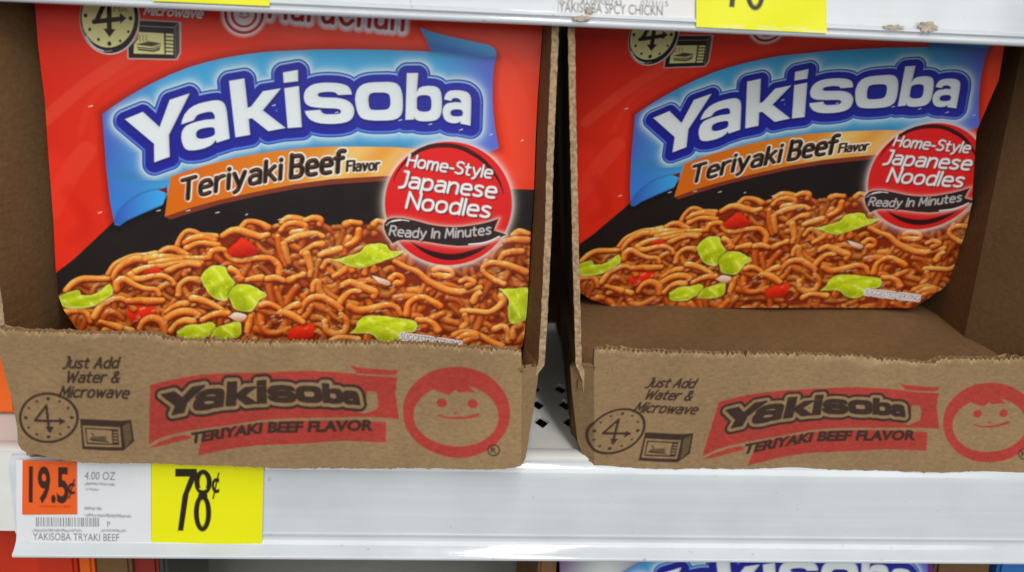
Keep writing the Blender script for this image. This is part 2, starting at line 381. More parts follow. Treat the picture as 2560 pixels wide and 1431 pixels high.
# ---- the word on the packs, letter outlines
A1 = Z(240, 90, 4.3365); A2 = Z(700, 60, 4.2086); A3 = Z(390, 330, 4.339); A4 = Z(930, 340, 4.208)
A5 = Z(100, 530, 4.0887); A6 = Z(700, 530, 4.0); R1 = Z(0, 0, 3.577); R2 = Z(500, 0, 2.844)
R3 = Z(100, 400, 1.969); R6 = Z(0, 800, 2.267); R7 = Z(650, 850, 2.464)
WORD = [A1(p) for p in (
    [(315,905),(510,825),(690,990),(800,695),(1015,625),(790,1075),(800,1310),(632,1370),(630,1170)],
    [(925,960),(938,905),(962,850),(1010,793),(1060,760),(1120,735),(1190,717),(1260,703),(1310,699),(1345,703),(1375,718),(1395,740),(1410,780),(1420,830),(1450,1112),(1308,1158),(1300,1130),(1272,1165),(1240,1190),(1180,1216),(1120,1232),(1060,1241),(1000,1240),(970,1225),(950,1200),(933,1155),(926,1110),(927,1070),(935,1035),(955,1000),(980,975),(1030,952),(1080,935),(1180,912),(1288,903),(1288,870),(1280,850),(1265,830),(1240,822),(1200,825),(1160,835),(1120,847),(1090,865),(1075,890),(1060,915)],
    [(1085,1060),(1092,1038),(1110,1020),(1140,1006),(1180,997),(1220,991),(1260,990),(1278,997),(1287,1012),(1292,1060),(1278,1080),(1250,1095),(1205,1108),(1160,1117),(1125,1117),(1100,1108),(1088,1088)],
    [(1443,490),(1610,462),(1645,780),(1680,770),(1810,602),(2005,570),(1808,808),(2055,998),(1868,1033),(1690,892),(1655,900),(1672,1072),(1512,1100)],
    [(2028,398),(2190,370),(2192,490),(2035,510)], [(2042,570),(2200,545),(2232,988),(2078,1000)])] + [A2(p) for p in (
    [(755,742),(752,715),(742,690),(725,666),(700,648),(655,633),(600,624),(535,620),(470,620),(405,626),(350,638),(308,660),(275,690),(257,725),(250,765),(255,802),(268,835),(292,856),(330,872),(385,880),(450,885),(580,890),(615,895),(635,905),(643,920),(640,935),(625,946),(600,952),(500,953),(470,949),(450,940),(436,925),(425,905),(262,918),(270,946),(285,970),(305,996),(330,1015),(375,1035),(430,1047),(500,1052),(570,1052),(640,1046),(700,1033),(740,1013),(765,985),(778,952),(782,915),(776,880),(760,850),(735,823),(700,803),(655,789),(600,780),(470,775),(435,773),(415,768),(402,758),(398,745),(406,730),(425,722),(470,716),(520,714),(555,716),(580,722),(598,733),(610,748)],
    [(790,790),(798,735),(815,690),(843,657),(880,635),(935,621),(1000,615),(1140,612),(1190,617),(1230,630),(1256,654),(1275,690),(1288,745),(1292,800),(1293,860),(1290,910),(1280,948),(1262,975),(1232,996),(1190,1010),(1130,1016),(1070,1018),(1000,1018),(930,1012),(885,1003),(850,985),(827,953),(810,910),(797,850)],
    [(930,790),(934,760),(945,740),(963,728),(990,722),(1090,722),(1122,728),(1145,740),(1157,765),(1162,800),(1163,835),(1160,860),(1149,885),(1130,900),(1095,906),(1050,908),(1000,908),(965,905),(947,892),(938,870),(932,830)],
    [(1335,520),(1455,518),(1440,715),(1462,678),(1500,660),(1560,653),(1620,656),(1655,668),(1680,690),(1695,725),(1702,770),(1704,835),(1702,900),(1695,945),(1680,980),(1655,1004),(1620,1018),(1560,1025),(1500,1025),(1460,1020),(1430,1008),(1415,985),(1410,1005),(1320,1010)],
    [(1440,790),(1447,770),(1460,757),(1490,750),(1530,748),(1560,753),(1580,765),(1591,795),(1595,830),(1594,870),(1588,900),(1573,917),(1550,925),(1515,926),(1480,922),(1455,910),(1440,890)],
    [(1728,795),(1733,765),(1745,740),(1763,719),(1790,705),(1835,700),(1880,700),(1923,705),(1960,715),(1984,730),(2000,750),(2010,785),(2012,830),(2005,1070),(1900,1050),(1897,1025),(1877,1038),(1850,1045),(1815,1045),(1780,1038),(1750,1022),(1730,1000),(1716,967),(1710,930),(1714,898),(1725,870),(1744,849),(1770,835),(1850,825),(1905,830),(1905,812),(1895,797),(1872,783),(1840,778),(1820,784),(1807,795),(1800,810)],
    [(1793,940),(1798,920),(1810,907),(1833,900),(1860,898),(1888,900),(1910,907),(1921,919),(1925,935),(1924,955),(1915,970),(1890,975),(1860,976),(1833,974),(1813,968),(1799,957)])]

def noodle(A, pts, hw, tone=1.0, pale=0.0, shadow=0.5, saucy=None):
    p = smooth(pts, 6); m = hw + 9
    sl = A.win(p[:, 0].min() - m, p[:, 1].min() - m, p[:, 0].max() + m, p[:, 1].max() + m)
    X = A.X[sl]; Y = A.Y[sl]
    if X.size == 0: return
    best = np.full(X.shape, 1e9); sx = np.zeros(X.shape); sy = np.zeros(X.shape); tt = np.zeros(X.shape); n = len(p) - 1
    for i in range(n):
        a, b = p[i], p[i + 1]; e = b - a; L = e @ e + 1e-9
        t = np.clip(((X - a[0]) * e[0] + (Y - a[1]) * e[1]) / L, 0, 1)
        dx = X - a[0] - t * e[0]; dy = Y - a[1] - t * e[1]; d = np.hypot(dx, dy); k = d < best
        best[k] = d[k]; sx[k] = dx[k]; sy[k] = dy[k]; tt[k] = ((i + t) / n)[k]
    ph = rng.uniform(0, 6.28, 3)
    w = hw * (0.86 + 0.16 * np.sin(tt * 4 + ph[0]))
    sh = A.cover(best - w - 2.0, 6.0) * shadow * 0.66
    A.img[sl] *= (1 - sh)[..., None] ** 1
    nx = np.clip(sx / w, -1, 1); ny = np.clip(sy / w, -1, 1); nzv = np.sqrt(np.clip(1 - nx * nx - ny * ny, 0, 1))
    lam = np.clip(-0.22 * nx - 0.70 * ny + 0.55 * nzv, 0, 1)
    wet = 0.5 + 0.5 * np.sin(tt * 9 + ph[1])
    lo = s2l((112, 34, 10)); md = s2l((222, 106, 24)); hi = s2l((254, 196, 84))
    if saucy is None: saucy = rng.uniform(0, .35)
    md = md + (s2l((186, 66, 20)) - md) * saucy; hi = hi + (s2l((232, 128, 48)) - hi) * saucy
    md = md + (s2l((205, 140, 60)) - md) * pale; hi = hi + (s2l((240, 205, 130)) - hi) * pale
    lam = np.clip(lam + 0.10 * A.fbm[sl], 0, 1); l1 = np.clip(lam / 0.58, 0, 1)[..., None]; l2 = np.clip((lam - 0.5) / 0.5, 0, 1)[..., None]
    col = lo + (md - lo) * l1; col = col + (hi - col) * l2 * (0.55 + 0.45 * wet[..., None])
    spec = np.clip((lam - 0.86) / 0.10, 0, 1) * np.clip((np.sin(tt * 11 + ph[2]) - 0.0 + .5 * A.fine[sl]) * 2, 0, 1)
    col = col + (s2l((252, 226, 178)) - col) * (0.75 * spec)[..., None]
    A.blend(sl, A.cover(best - w, 2.2), np.clip(col * tone * GAIN, 0.004, 0.9))
def chunk(A, pts, kind):
    p = np.asarray(pts, float); q = smooth(np.concatenate([p, p[:1]]), 4)[:-1] if kind != 'red' else p
    sl, d = A.sdf([q], pad=9)
    d = d + (1.5 if kind == 'green' else 1.0) * A.fbm[sl]
    A.img[sl] *= (1 - 0.5 * A.cover(d - 4, 6))[..., None]
    X = A.X[sl]; Y = A.Y[sl]; x0, y0 = p.min(0); x1, y1 = p.max(0)
    u = (X - x0) / (x1 - x0); v = (Y - y0) / (y1 - y0); s0 = rng.uniform(0, 6)
    if kind == 'green':
        rip = 0.5 + 0.5 * np.sin(u * 9 + v * 5 + 2.0 * np.sin(v * 7 + s0) + s0); rip2 = 0.5 + 0.5 * np.sin(u * 17 - v * 13 + s0)
        a, b, c = s2l((140, 156, 12)), s2l((196, 210, 28)), s2l((234, 238, 130))
        rip = np.clip(rip + .25 * np.sin(u * 41 + 3 * np.sin(v * 19)) * np.sin(v * 23 + s0), 0, 1)
        rip = np.clip(rip + .3 * A.fbm[sl], 0, 1); m = np.clip(1.0 - 0.7 * v + 0.5 * (rip - 0.5) + .16 * A.fbm[sl], 0, 1)[..., None]
        col = a + (b - a) * m; col = col + (c - col) * (np.clip(rip * rip2 - 0.5, 0, 1) * 1.0)[..., None]
        edge = np.clip(1 + d / 5, 0, 1)[..., None]; col = col + (s2l((214, 222, 120)) - col) * edge * np.clip(.5 + .5 * A.fbm[sl], 0, 1)[..., None]
    elif kind == 'red':
        a, b = s2l((238, 52, 22)), s2l((150, 14, 6)); m = np.clip(v * 1.1 - 0.15 + 0.2 * (u - 0.5) + .12 * A.fbm[sl], 0, 1)[..., None]
        col = a + (b - a) * m
    else:
        m = np.clip(v, 0, 1)[..., None]; col = s2l((240, 225, 205)) + (s2l((190, 130, 85)) - s2l((240, 225, 205))) * m
    A.blend(sl, A.cover(d, 3.2 if kind == 'red' else 2.4), np.clip(col * GAIN, 0.004, 0.9))

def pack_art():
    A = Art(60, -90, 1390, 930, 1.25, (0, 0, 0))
    X, Y = A.X, A.Y
    # red ground, brighter towards the lower left and the right
    u = np.clip((X - 90) / 1250, 0, 1)
    base = s2l((200, 32, 10)) + (s2l((236, 58, 26)) - s2l((200, 32, 10))) * (u ** 0.8)[..., None]
    A.img[:] = base * GAIN
    full = (slice(0, A.h), slice(0, A.w))
    for pts, hw, al in (([(112, 300), (190, 232), (270, 175), (330, 140)], 17, .30), ([(200, 330), (230, 250), (300, 190), (420, 140)], 9, .12),
                        ([(130, 520), (170, 440), (215, 380)], 26, .22), ([(1120, 60), (1230, 150), (1290, 260), (1315, 420)], 34, .22),
                        ([(1060, -20), (1230, 60), (1330, 160)], 22, .20), ([(700, 70), (860, 75), (1000, 118)], 26, .18)):
        A.line(smooth(pts), hw, ink(244, 82, 60), al, 6)
    A.line(smooth([(122, 420), (150, 520), (160, 640)]), 45, ink(240, 48, 28), .45, 30)
    A.line(smooth([(170, 480), (215, 560), (180, 600)]), 18, ink(188, 24, 14), .35, 14)
    # black field behind the noodles
    A.poly([(120, 702), (140, 682), (186, 647), (227, 608), (278, 560), (330, 515), (420, 486), (560, 456), (760, 428), (1000, 420), (1130, 440), (1200, 471), (1277, 473), (1400, 476), (1400, 940), (60, 940), (60, 760)], ink(29, 22, 21))
    # ---- noodles
    rim = A5([(190,860),(300,780),(500,680),(680,640),(800,520),(960,450),(1200,420),(1400,350),(1450,260),(1550,225),(1800,260),(1880,230),(2050,150),(2150,120),(2300,160)]) + \
          A6([(100,80),(250,100),(380,90),(480,140),(700,120),(830,130),(1000,110),(1200,150),(2200,260),(2330,240),(2420,220),(2560,225)])
    mound = rim + [(1400, 930), (60, 930), (60, 760)]
    A.poly(mound, ink(128, 42, 15), 1.0, 3)
    rx = np.array([p[0] for p in rim]); ry = np.array([p[1] for p in rim])
    for k in range(460):
        x = rng.uniform(130, 1360); top = np.interp(x, rx, ry)
        fr = rng.uniform(0.0, 1.0); y = top + 12 + fr * (920 - top)
        L = rng.uniform(22, 62) * (0.75 + 0.4 * fr); ang = rng.normal(0, 0.55); bend = rng.normal(0, 0.9)
        if rng.random() < 0.3: ang += 1.3
        pts = []
        for t in np.linspace(-1, 1, 6):
            th = ang + bend * t; pts.append((x + L * t * math.cos(ang) - bend * L * (t * t - .4) * 0.6 * math.sin(ang), y + L * t * math.sin(ang) + bend * L * (t * t - .4) * 0.6))
        pts = [(px, max(py, np.interp(px, rx, ry) + 7)) for px, py in pts]
        noodle(A, pts, rng.uniform(8.5, 11.5), rng.uniform(0.55, 1.02), rng.uniform(0, .15), 0.42, rng.uniform(.3, 1.0))
    N5 = [[(1400,370),(1440,270),(1500,205),(1570,205),(1640,240),(1720,250),(1800,260)],[(1480,320),(1560,280),(1680,270),(1780,300)],[(1500,380),(1600,330),(1700,325),(1820,350)],
      [(2060,170),(2110,110),(2180,105),(2260,130),(2330,170)],[(1870,250),(1960,200),(2050,200),(2150,230),(2250,260),(2330,240)],[(1210,430),(1290,385),(1370,385),(1440,420),(1500,450)],
      [(700,640),(760,550),(850,500),(960,465),(1080,460),(1180,440)],[(740,690),(800,590),(900,520),(1000,490),(1080,500)],[(1090,490),(1250,470),(1400,475),(1550,480),(1700,480)],
      [(1130,530),(1280,510),(1440,500)],[(920,660),(1000,610),(1100,580),(1250,560),(1400,530),(1550,520),(1650,530)],[(1300,620),(1400,570),(1520,540),(1620,550)],
      [(1730,470),(1760,410),(1830,390),(1890,400),(1920,450),(1960,490),(2050,510),(2150,490),(2280,475),(2370,490),(2440,560),(2450,640)],[(2430,260),(2450,360),(2480,450),(2520,540)]]
    N5b = [[(930,650),(960,690),(1050,690),(1150,665),(1260,660),(1340,700),(1370,740)],[(1420,850),(1430,760),(1500,700),(1580,695),(1640,710)],[(780,800),(790,730),(840,695),(900,710),(980,760),(1080,790),(1180,800),(1220,850)],
      [(270,810),(340,740),(440,695),(560,690),(700,690)],[(250,1040),(330,1015),(430,1015),(490,1060),(520,1120)],[(560,1080),(620,980),(720,910),(820,890),(900,930),(960,1000)],[(900,920),(1000,915),(1120,920),(1250,915)],
      [(1290,1030),(1360,980),(1440,950),(1500,945)],[(1280,1110),(1360,1060),(1450,1030),(1550,1030),(1620,1060)],[(1560,890),(1660,910),(1760,950),(1850,1000),(1900,1040)],[(1020,1200),(1060,1130),(1130,1095),(1210,1110),(1260,1160),(1280,1230)],
      [(660,1215),(740,1195),(850,1200),(940,1225)],[(1340,1220),(1400,1150),(1480,1120),(1560,1130)],[(1660,1110),(1740,1070),(1840,1045),(1920,1050)],[(2090,710),(2170,690),(2270,680)],[(2330,690),(2420,685),(2500,710)],
      [(2120,1230),(2140,1150),(2150,1080)],[(2260,960),(2340,945),(2440,990),(2500,1060)],[(1950,590),(2010,620),(2050,690)],[(620,1130),(720,1160),(820,1190)]]
    N6 = [[(20,110),(80,70),(160,75),(250,100),(330,110)],[(250,95),(330,70),(400,85),(400,130)],[(660,130),(720,110),(800,120)],[(940,130),(980,95),(1040,110)],[(10,190),(70,130),(170,120),(250,150),(230,200),(130,220)],[(70,300),(160,260),(260,235),(360,225),(430,250)],
      [(40,330),(60,420),(90,510)],[(230,420),(290,370),(350,335),(420,330)],[(270,430),(290,500),(310,580),(300,640)],[(400,440),(450,420),(530,400),(600,375)],[(670,340),(730,310),(780,260),(790,190)],[(430,560),(470,500),(540,510),(600,560)],
      [(540,650),(620,610),(680,560),(720,590)],[(850,620),(870,550),(920,540),(940,590)],[(100,690),(170,655),(230,635)],[(330,790),(340,730),(380,710),(390,780),(420,840)],[(630,740),(700,715),(780,740),(870,780),(950,810),(940,850)],
      [(600,920),(650,850),(720,800),(790,800)],[(200,1010),(240,930),(310,870),(400,860),(480,890),(550,930),(610,980)],[(10,1010),(100,960),(180,935)],[(10,1010),(90,1030),(170,1070),(230,1110)],[(700,950),(780,990),(880,985),(980,960),(1070,940),(1160,960),(1210,1030)],
      [(1270,1030),(1290,930),(1360,870),(1440,860),(1520,900),(1600,950)],[(1150,500),(1260,560),(1380,610),(1460,680),(1560,740),(1680,790),(1800,810),(1900,790),(2000,770)],[(1830,1000),(1950,1000),(2080,1010),(2170,970),(2230,900),(2220,850)],
      [(2340,240),(2400,210),(2480,225)],[(2250,300),(2350,285),(2480,290)],[(2200,480),(2240,430),(2320,410),(2420,400)],[(2240,730),(2120,670),(2040,610),(2040,550),(2120,515),(2240,530),(2360,570),(2460,610)],[(1550,590),(1600,570),(1700,590),(1720,640),(1640,650),(1560,630)],
      [(1110,680),(1160,640),(1220,660),(1220,710),(1150,720)],[(1810,700),(1870,680),(1930,710),(1880,740)],[(1940,900),(1970,840),(2000,820)],[(1380,1090),(1460,1090),(1540,1130),(1580,1190)],[(450,1100),(470,1190),(560,1230),(650,1200),(670,1100),(610,1030)],
      [(520,1300),(580,1265),(680,1265),(780,1285)],[(1850,1040),(1870,1110),(1830,1170)],[(1740,1240),(1820,1205),(1920,1205),(2020,1250),(2120,1310),(2220,1350)],[(1790,1270),(1860,1240),(1960,1240),(1850,1290)],[(2150,1180),(2230,1150),(2280,1200),(2290,1290)],[(2330,1260),(2340,1170),(2400,1140)]]
    red = [A5([(1900,400),(2060,260),(2150,310),(2245,400),(2200,450),(2060,480),(1960,460)]), A5([(1020,660),(1080,600),(1190,560),(1250,600),(1300,630),(1150,660)]),
           A5([(890,970),(1040,940),(1170,930),(1175,1060),(1100,1080),(1020,1110),(950,1140),(900,1090)]), A6([(70,1200),(180,1140),(335,1115),(345,1200),(310,1285),(100,1285)])]
    mm = A.sdf([mound], sl=full)[1] < 2
    for k in range(3):                          # the deeper noodles are out of focus
        p_ = np.pad(A.img, ((1, 1), (1, 1), (0, 0)), mode='edge'); bl_ = (p_[:-2, 1:-1] + p_[2:, 1:-1] + p_[1:-1, :-2] + p_[1:-1, 2:] + p_[1:-1, 1:-1]) / 5
        A.img[mm] = bl_[mm]
    for p in N5: noodle(A, A5(p), rng.uniform(9.6, 11.2), rng.uniform(.98, 1.12), rng.uniform(0, .35))
    for p in N6[:4]: noodle(A, A6(p), rng.uniform(9.6, 11.4), 1.05, .3)
    for p in red: chunk(A, p, 'red')
    for p in N5b: noodle(A, A5(p), rng.uniform(10, 11.6), rng.uniform(.94, 1.14), rng.uniform(0, .55))
    for p in N6[4:]: noodle(A, A6(p), rng.uniform(10, 11.8), rng.uniform(.94, 1.14), rng.uniform(0, .55))
    for k in range(300):
        x = rng.uniform(150, 1340); y = np.interp(x, rx, ry) + 14 + rng.uniform(0, 1) ** .8 * 330; L_ = rng.uniform(1.5, 5.5)
        A.line([(x - L_, y + L_ * .4), (x + L_, y - L_ * .4)], [.6, 1.5], ink(250, 214, 165), rng.uniform(.2, .6), 3)
    G = [A5([(1640,680),(1680,610),(1760,550),(1890,560),(1930,640),(1990,720),(1960,780),(1930,850),(1900,910),(1790,890),(1700,800)]), A5([(1930,860),(1990,760),(2100,740),(2200,770),(2320,850),(2250,900),(2200,980),(2140,1020),(1990,990)]),
         A5([(195,870),(300,820),(390,805),(430,850),(560,840),(700,740),(745,830),(640,910),(500,980),(320,985),(230,960)]), A5([(1400,1230),(1500,1160),(1620,1145),(1760,1130),(1790,1200),(1700,1280),(1600,1330),(1430,1310)]),
         A5([(1740,1300),(1800,1190),(2000,1120),(2050,1130),(2050,1250),(1950,1300)]), A6([(520,480),(640,450),(800,400),(850,340),(960,315),(1060,330),(1110,390),(1250,385),(1180,440),(1000,500),(850,550),(780,560),(640,520)]),
         A6([(700,1215),(760,1160),(780,1100),(860,1045),(1000,1040),(1180,1065),(1340,1090),(1375,1150),(1340,1200),(1210,1215),(1220,1260),(1120,1310),(1000,1290),(900,1220)]), A6([(2190,770),(2330,770),(2485,770),(2480,950),(2450,1080),(2310,1115),(2280,980),(2290,900),(2250,830)])]
    for p in G: chunk(A, p, 'green')
    chunk(A, A6([(920,640),(1000,660),(1100,700),(1080,740),(980,700)]), 'white'); chunk(A, A5([(1930,1070),(2000,1030),(2110,1060),(2060,1120),(1990,1110)]), 'white')
    fn = arc((1001, 849), (1153, 871), 16)
    A.text('SUGGESTED SERVING', fn, ink(225, 222, 220), 0.02, 0, 1, 0, 2); A.text('SUGGESTED SERVING', fn, ink(70, 58, 58), 0.0)
    # ---- blue banner
    top = A1([(70,850),(180,770),(300,690),(450,600),(600,520),(800,425),(1000,345),(1200,287),(1400,240),(1600,206),(1800,180),(2030,163)]) + A2([(0,290),(350,273),(700,270),(1100,275),(1590,295),(1900,322),(2150,345),(2275,350)])
    rig = A2([(2275,350),(2248,450),(2235,620),(2235,760),(2240,900),(2262,1100),(2300,1310),(2200,1345),(2110,1365)])
    otop = A3([(160,485),(330,425),(500,375),(700,322),(900,275),(1100,238),(1300,210),(1500,187),(1700,170),(1900,162),(2100,160),(2560,165)]) + [(1040, 372)]
    blue = top + rig[1:] + [(1120, 400)] + otop[::-1] + [(420, 485), (405, 514), (344, 540), (318, 552), (298, 565), (287, 563), (275, 501), (265, 410)]
    sl, d = A.sdf([blue], pad=30)
    A.img[sl] *= (1 - 0.55 * np.clip(1 - d / 22, 0, 1) * (d > -2))[..., None]
    Xs, Ys = X[sl], Y[sl]
    ytop = np.interp(Xs, [p[0] for p in top], [p[1] for p in top]); ybot = np.interp(Xs, [p[0] for p in otop], [p[1] for p in otop])
    v = np.clip((Ys - ytop) / 260, 0, 1)
    mid, lft, rgt = s2l((62, 158, 208)), s2l((66, 92, 178)), s2l((84, 104, 196))
    wl = np.clip(1 - (Xs - 256) / 170, 0, 1)[..., None]; wr = np.clip((Xs - 1090) / 130, 0, 1)[..., None]
    col = mid + (lft - mid) * wl; col = col + (rgt - col) * wr
    low = np.clip(1 - np.abs(Ys - ybot) / 26, 0, 1)[..., None] * (1 - wr); col = col + (s2l((52, 118, 160)) - col) * low * 0.7
    bl = (np.clip((Ys - 400) / 120, 0, 1) * np.clip(1 - (Xs - 270) / 160, 0, 1))[..., None]; col = col + (s2l((48, 118, 200)) - col) * bl
    A.blend(sl, A.cover(d), col * GAIN)
    # folds of the banner
    fold = A2([(1470,40),(1560,72),(1650,100),(1780,133),(1900,160),(2060,192),(2200,225),(2250,255),(2273,290),(2275,345),(2150,350),(1900,325),(1590,292),(1540,170)])
    sl, d = A.sdf([fold], pad=16); A.img[sl] *= (1 - 0.35 * np.clip(1 - np.abs(d) / 14, 0, 1))[..., None]
    g = np.clip((Y[sl] - np.interp(X[sl], [1049, 1150, 1236], [75, 100, 122])) / 30, 0, 1)[..., None]
    A.blend(sl, A.cover(d), (s2l((72, 156, 212)) + (s2l((46, 100, 172)) - s2l((72, 156, 212))) * g) * GAIN)
    curl = [(287, 552), (296, 532), (313, 514), (332, 498), (354, 486), (378, 478), (402, 474), (414, 484), (408, 510), (374, 524), (340, 540), (312, 552), (296, 560)]
    sl, d = A.sdf([curl], pad=8); A.img[sl] *= (1 - 0.4 * np.clip(1 - np.abs(d) / 7, 0, 1))[..., None]
    g = np.clip((X[sl] - 290) / 120, 0, 1)[..., None]
    A.blend(sl, A.cover(d, 2), (s2l((52, 84, 176)) + (s2l((58, 158, 222)) - s2l((52, 84, 176))) * g) * GAIN)
    A.poly(A3([(20,630),(120,595),(125,670)]), ink(110, 24, 30))
    # ---- orange flavour band
    obot = A3([(95,920),(400,815),(700,735),(1000,668),(1300,608),(1500,568),(1900,512),(2460,480)]) + [(1050, 440)]
    bbot = A3([(155,950),(400,872),(700,785),(1100,695),(1500,620),(1900,570),(2440,535)]) + [(1050, 452)]
    A.poly(obot + bbot[::-1], ink(122, 50, 30))
    sl, d = A.sdf([otop + obot[::-1] + [(419, 490)]], pad=8); u = np.clip((X[sl] - 412) / 560, 0, 1)
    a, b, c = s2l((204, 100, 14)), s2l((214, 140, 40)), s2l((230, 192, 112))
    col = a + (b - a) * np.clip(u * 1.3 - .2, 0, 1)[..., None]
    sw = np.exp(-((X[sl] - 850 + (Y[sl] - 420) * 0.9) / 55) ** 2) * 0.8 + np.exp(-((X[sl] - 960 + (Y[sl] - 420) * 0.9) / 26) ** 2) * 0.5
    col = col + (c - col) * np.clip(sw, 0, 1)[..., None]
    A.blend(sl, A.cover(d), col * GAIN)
    tb = lambda u, v: None
    bx = np.array([446, 560, 690, 800, 866, 960]); by = np.array([506, 476, 452, 437, 431, 427])
    def run(x0, x1, cap, dy, lean):
        def fn(u, v):
            x = x0 + (x1 - x0) * u; s = (np.interp(x + 20, bx, by) - np.interp(x - 20, bx, by)) / 40
            return x + (-s * 0.5 * -1 * 0 + lean) * cap * v, np.interp(x, bx, by) + dy - cap * v
        return fn
    for body, x0, x1, cap, hw, dy in (('Teriyaki', 454, 701, 50, 5.5, -3), ('Beef', 728, 856, 52, 5.9, -3), ('Flavor', 868, 948, 25, 2.9, -3)):
        sl, d = stroke_field(A, body, run(x0, x1, cap, dy, 0.06), .26)
        A.blend(sl, A.cover(d - hw - 3.4, 1.6), ink(238, 230, 214)); A.blend(sl, A.cover(np.roll(np.roll(d, 1, 0), -2, 1) - hw, 1.5), ink(140, 118, 96)); A.blend(sl, A.cover(d - hw, 1.3), ink(36, 24, 20))
        A.blend(sl, A.cover(np.abs(d - hw * .3 + 0) - .9, 2) * (np.gradient(d)[0] < -.5) * .7, ink(150, 84, 44))
    # ---- the big word: glow, navy body with bevel, white letters
    sl = A.win(250, 110, 1270, 450); Xs, Ys = X[sl], Y[sl]
    _, d = A.sdf(WORD, sl=sl)
    sh = int(round(4 / A.step)); dd = np.roll(d, sh, 0)                       # the navy body hangs a little lower
    e = np.minimum(d - 26, dd - 29)
    k = np.clip(e, 0, None); glow = np.exp(-(k / 10.5) ** 1.3)
    inb = A.cover(A.sdf([blue], sl=sl)[1])
    A.blend(sl, glow * 0.78 * inb, ink(206, 226, 240))
    A.blend(sl, A.cover(e - 1.5), ink(24, 26, 84))
    A.blend(sl, A.cover(e), ink(42, 58, 168))
    gy, gx = np.gradient(e); gn = np.hypot(gx, gy) + 1e-6; up = -gy / gn
    A.blend(sl, np.exp(-((e + 4.5) / 1.8) ** 2) * np.clip(0.25 + 0.75 * up, 0, 1), ink(150, 196, 238))
    A.blend(sl, np.exp(-((e + 4.0) / 2.2) ** 2) * np.clip(-up, 0, 1) * .8, ink(92, 140, 222))
    A.blend(sl, A.cover(e + 7.5, 1.5), ink(28, 30, 138))
    A.blend(sl, np.clip((Xs - 300) / 900, 0, 1) * A.cover(e + 9, 3) * .5, ink(46, 50, 160))
    A.blend(sl, A.cover(np.roll(np.roll(d, 4, 0), 2, 1) - 2, 5) * .5, ink(14, 14, 72))
    gy, gx = np.gradient(d); gn = np.hypot(gx, gy) + 1e-6
    lt = np.clip((gx * 0.75 - gy * 0.2) / gn, -1, 1); rim_ = np.exp(-np.abs(d) / 4.2)
    colw = s2l((214, 222, 226)) + np.zeros(d.shape + (3,))
    colw = colw * (1 - 0.42 * rim_ * np.clip(lt, 0, 1))[..., None] * (1 - 0.12 * rim_ * np.clip(-lt, 0, 1))[..., None]
    A.blend(sl, A.cover(d), np.clip(colw * GAIN, 0, .88))
    # ---- round badge
    q = np.hypot((X - 1121) / 163.0, (Y - 509) / 158.5); dd = (q - 1) * 160
    A.blend(full, np.clip(np.exp(-np.clip(dd, 0, None) / 5.5), 0, 1) * (dd < 45) * 0.55, ink(238, 214, 204))
    g = np.clip((Y - 360) / 300, 0, 1)[..., None]
    A.blend(full, A.cover(dd + 4), (s2l((212, 32, 32)) * (1 - .12 * g)) * GAIN)
    t = A4([(225,480,3),(255,400,7),(300,330,10),(360,258,15),(420,200,20),(510,148,22),(600,115,24),(680,103,24),(760,100,24),(830,104,24),(900,115,24),(980,142,24),(1050,180,24),(1120,222,23),(1180,270,22),(1240,332,19),(1290,400,16),(1330,465,12),(1360,530,9),(1390,620,3)])
    A.line([p[:2] for p in t], [p[2] / 4.208 for p in t], ink(62, 18, 18))
    t = A4([(400,1110,4),(520,1190,18),(650,1245,30),(800,1275,34),(950,1262,32),(1100,1210,24),(1200,1160,11),(1250,1140,3)])
    A.line(smooth([p[:2] for p in t], 4), smooth([(p[2] / 4.208, 0) for p in t], 4)[:, 0], ink(46, 18, 18))
    rib = A4([(130,920),(160,880),(200,866),(240,860),(330,865),(450,890),(600,930),(690,946),(780,955),(865,958),(950,955),(1120,930),(1230,905),(1335,870),(1300,950),(1285,995),(1350,1015),(1415,1040),(1330,1080),(1200,1130),(1050,1155),(900,1160),(750,1145),(600,1120),(450,1100),(330,1095),(270,1105),(215,1135),(150,1040),(125,970)])
    sl, d = A.sdf([rib], pad=14)
    A.blend(sl, np.exp(-np.clip(d, 0, None) / 3.2) * .75, ink(240, 200, 186)); A.blend(sl, A.cover(d), ink(46, 34, 32))
    A.line(smooth(A4([(150,940),(200,903),(300,885),(390,895)])), [.8] * 9 + [1.8] * 8 + [1] * 8, ink(225, 222, 220))
    A.line(smooth(A4([(1020,1143),(1150,1130),(1250,1103),(1340,1060)])), 1.7, ink(225, 222, 220))
    def badge_text(body, p0, p1, cap, sag, hw, hi=(236, 230, 228), lo=(150, 138, 138), gap=.2):
        P0, P1 = A4([p0])[0], A4([p1])[0]
        sl, d = stroke_field(A, body, arc(P0, P1, cap, sag), gap, .12)
        A.blend(sl, A.cover(np.roll(np.roll(d, 2, 0), 2, 1) - hw - .4, 2.4) * .85, ink(52, 8, 10)); A.blend(sl, A.cover(d - hw, 1.4), ink(*lo))
        A.blend(sl, A.cover(np.roll(np.roll(d, -1, 0), -1, 1) - hw + 1.2, 2), ink(*hi)); A.blend(sl, A.cover(d - hw + 1.8, 1.5), ink(*hi))
    badge_text('Home-Style', (372, 318), (1252, 446), 29, 1, 2.8); badge_text('Japanese', (292, 532), (1290, 655), 38, 1, 3.5); badge_text('Noodles', (362, 758), (1230, 860), 39, 1, 3.5)
    badge_text('Ready In Minutes', (185, 1045), (1250, 1032), 23, 9, 2.2, (196, 194, 194), (110, 106, 106), .22)
    # ---- clock and oven marks, maker's mark, at the top
    cream, dk = ink(206, 202, 138), ink(32, 22, 20)
    cx, cy = 273.5, 42
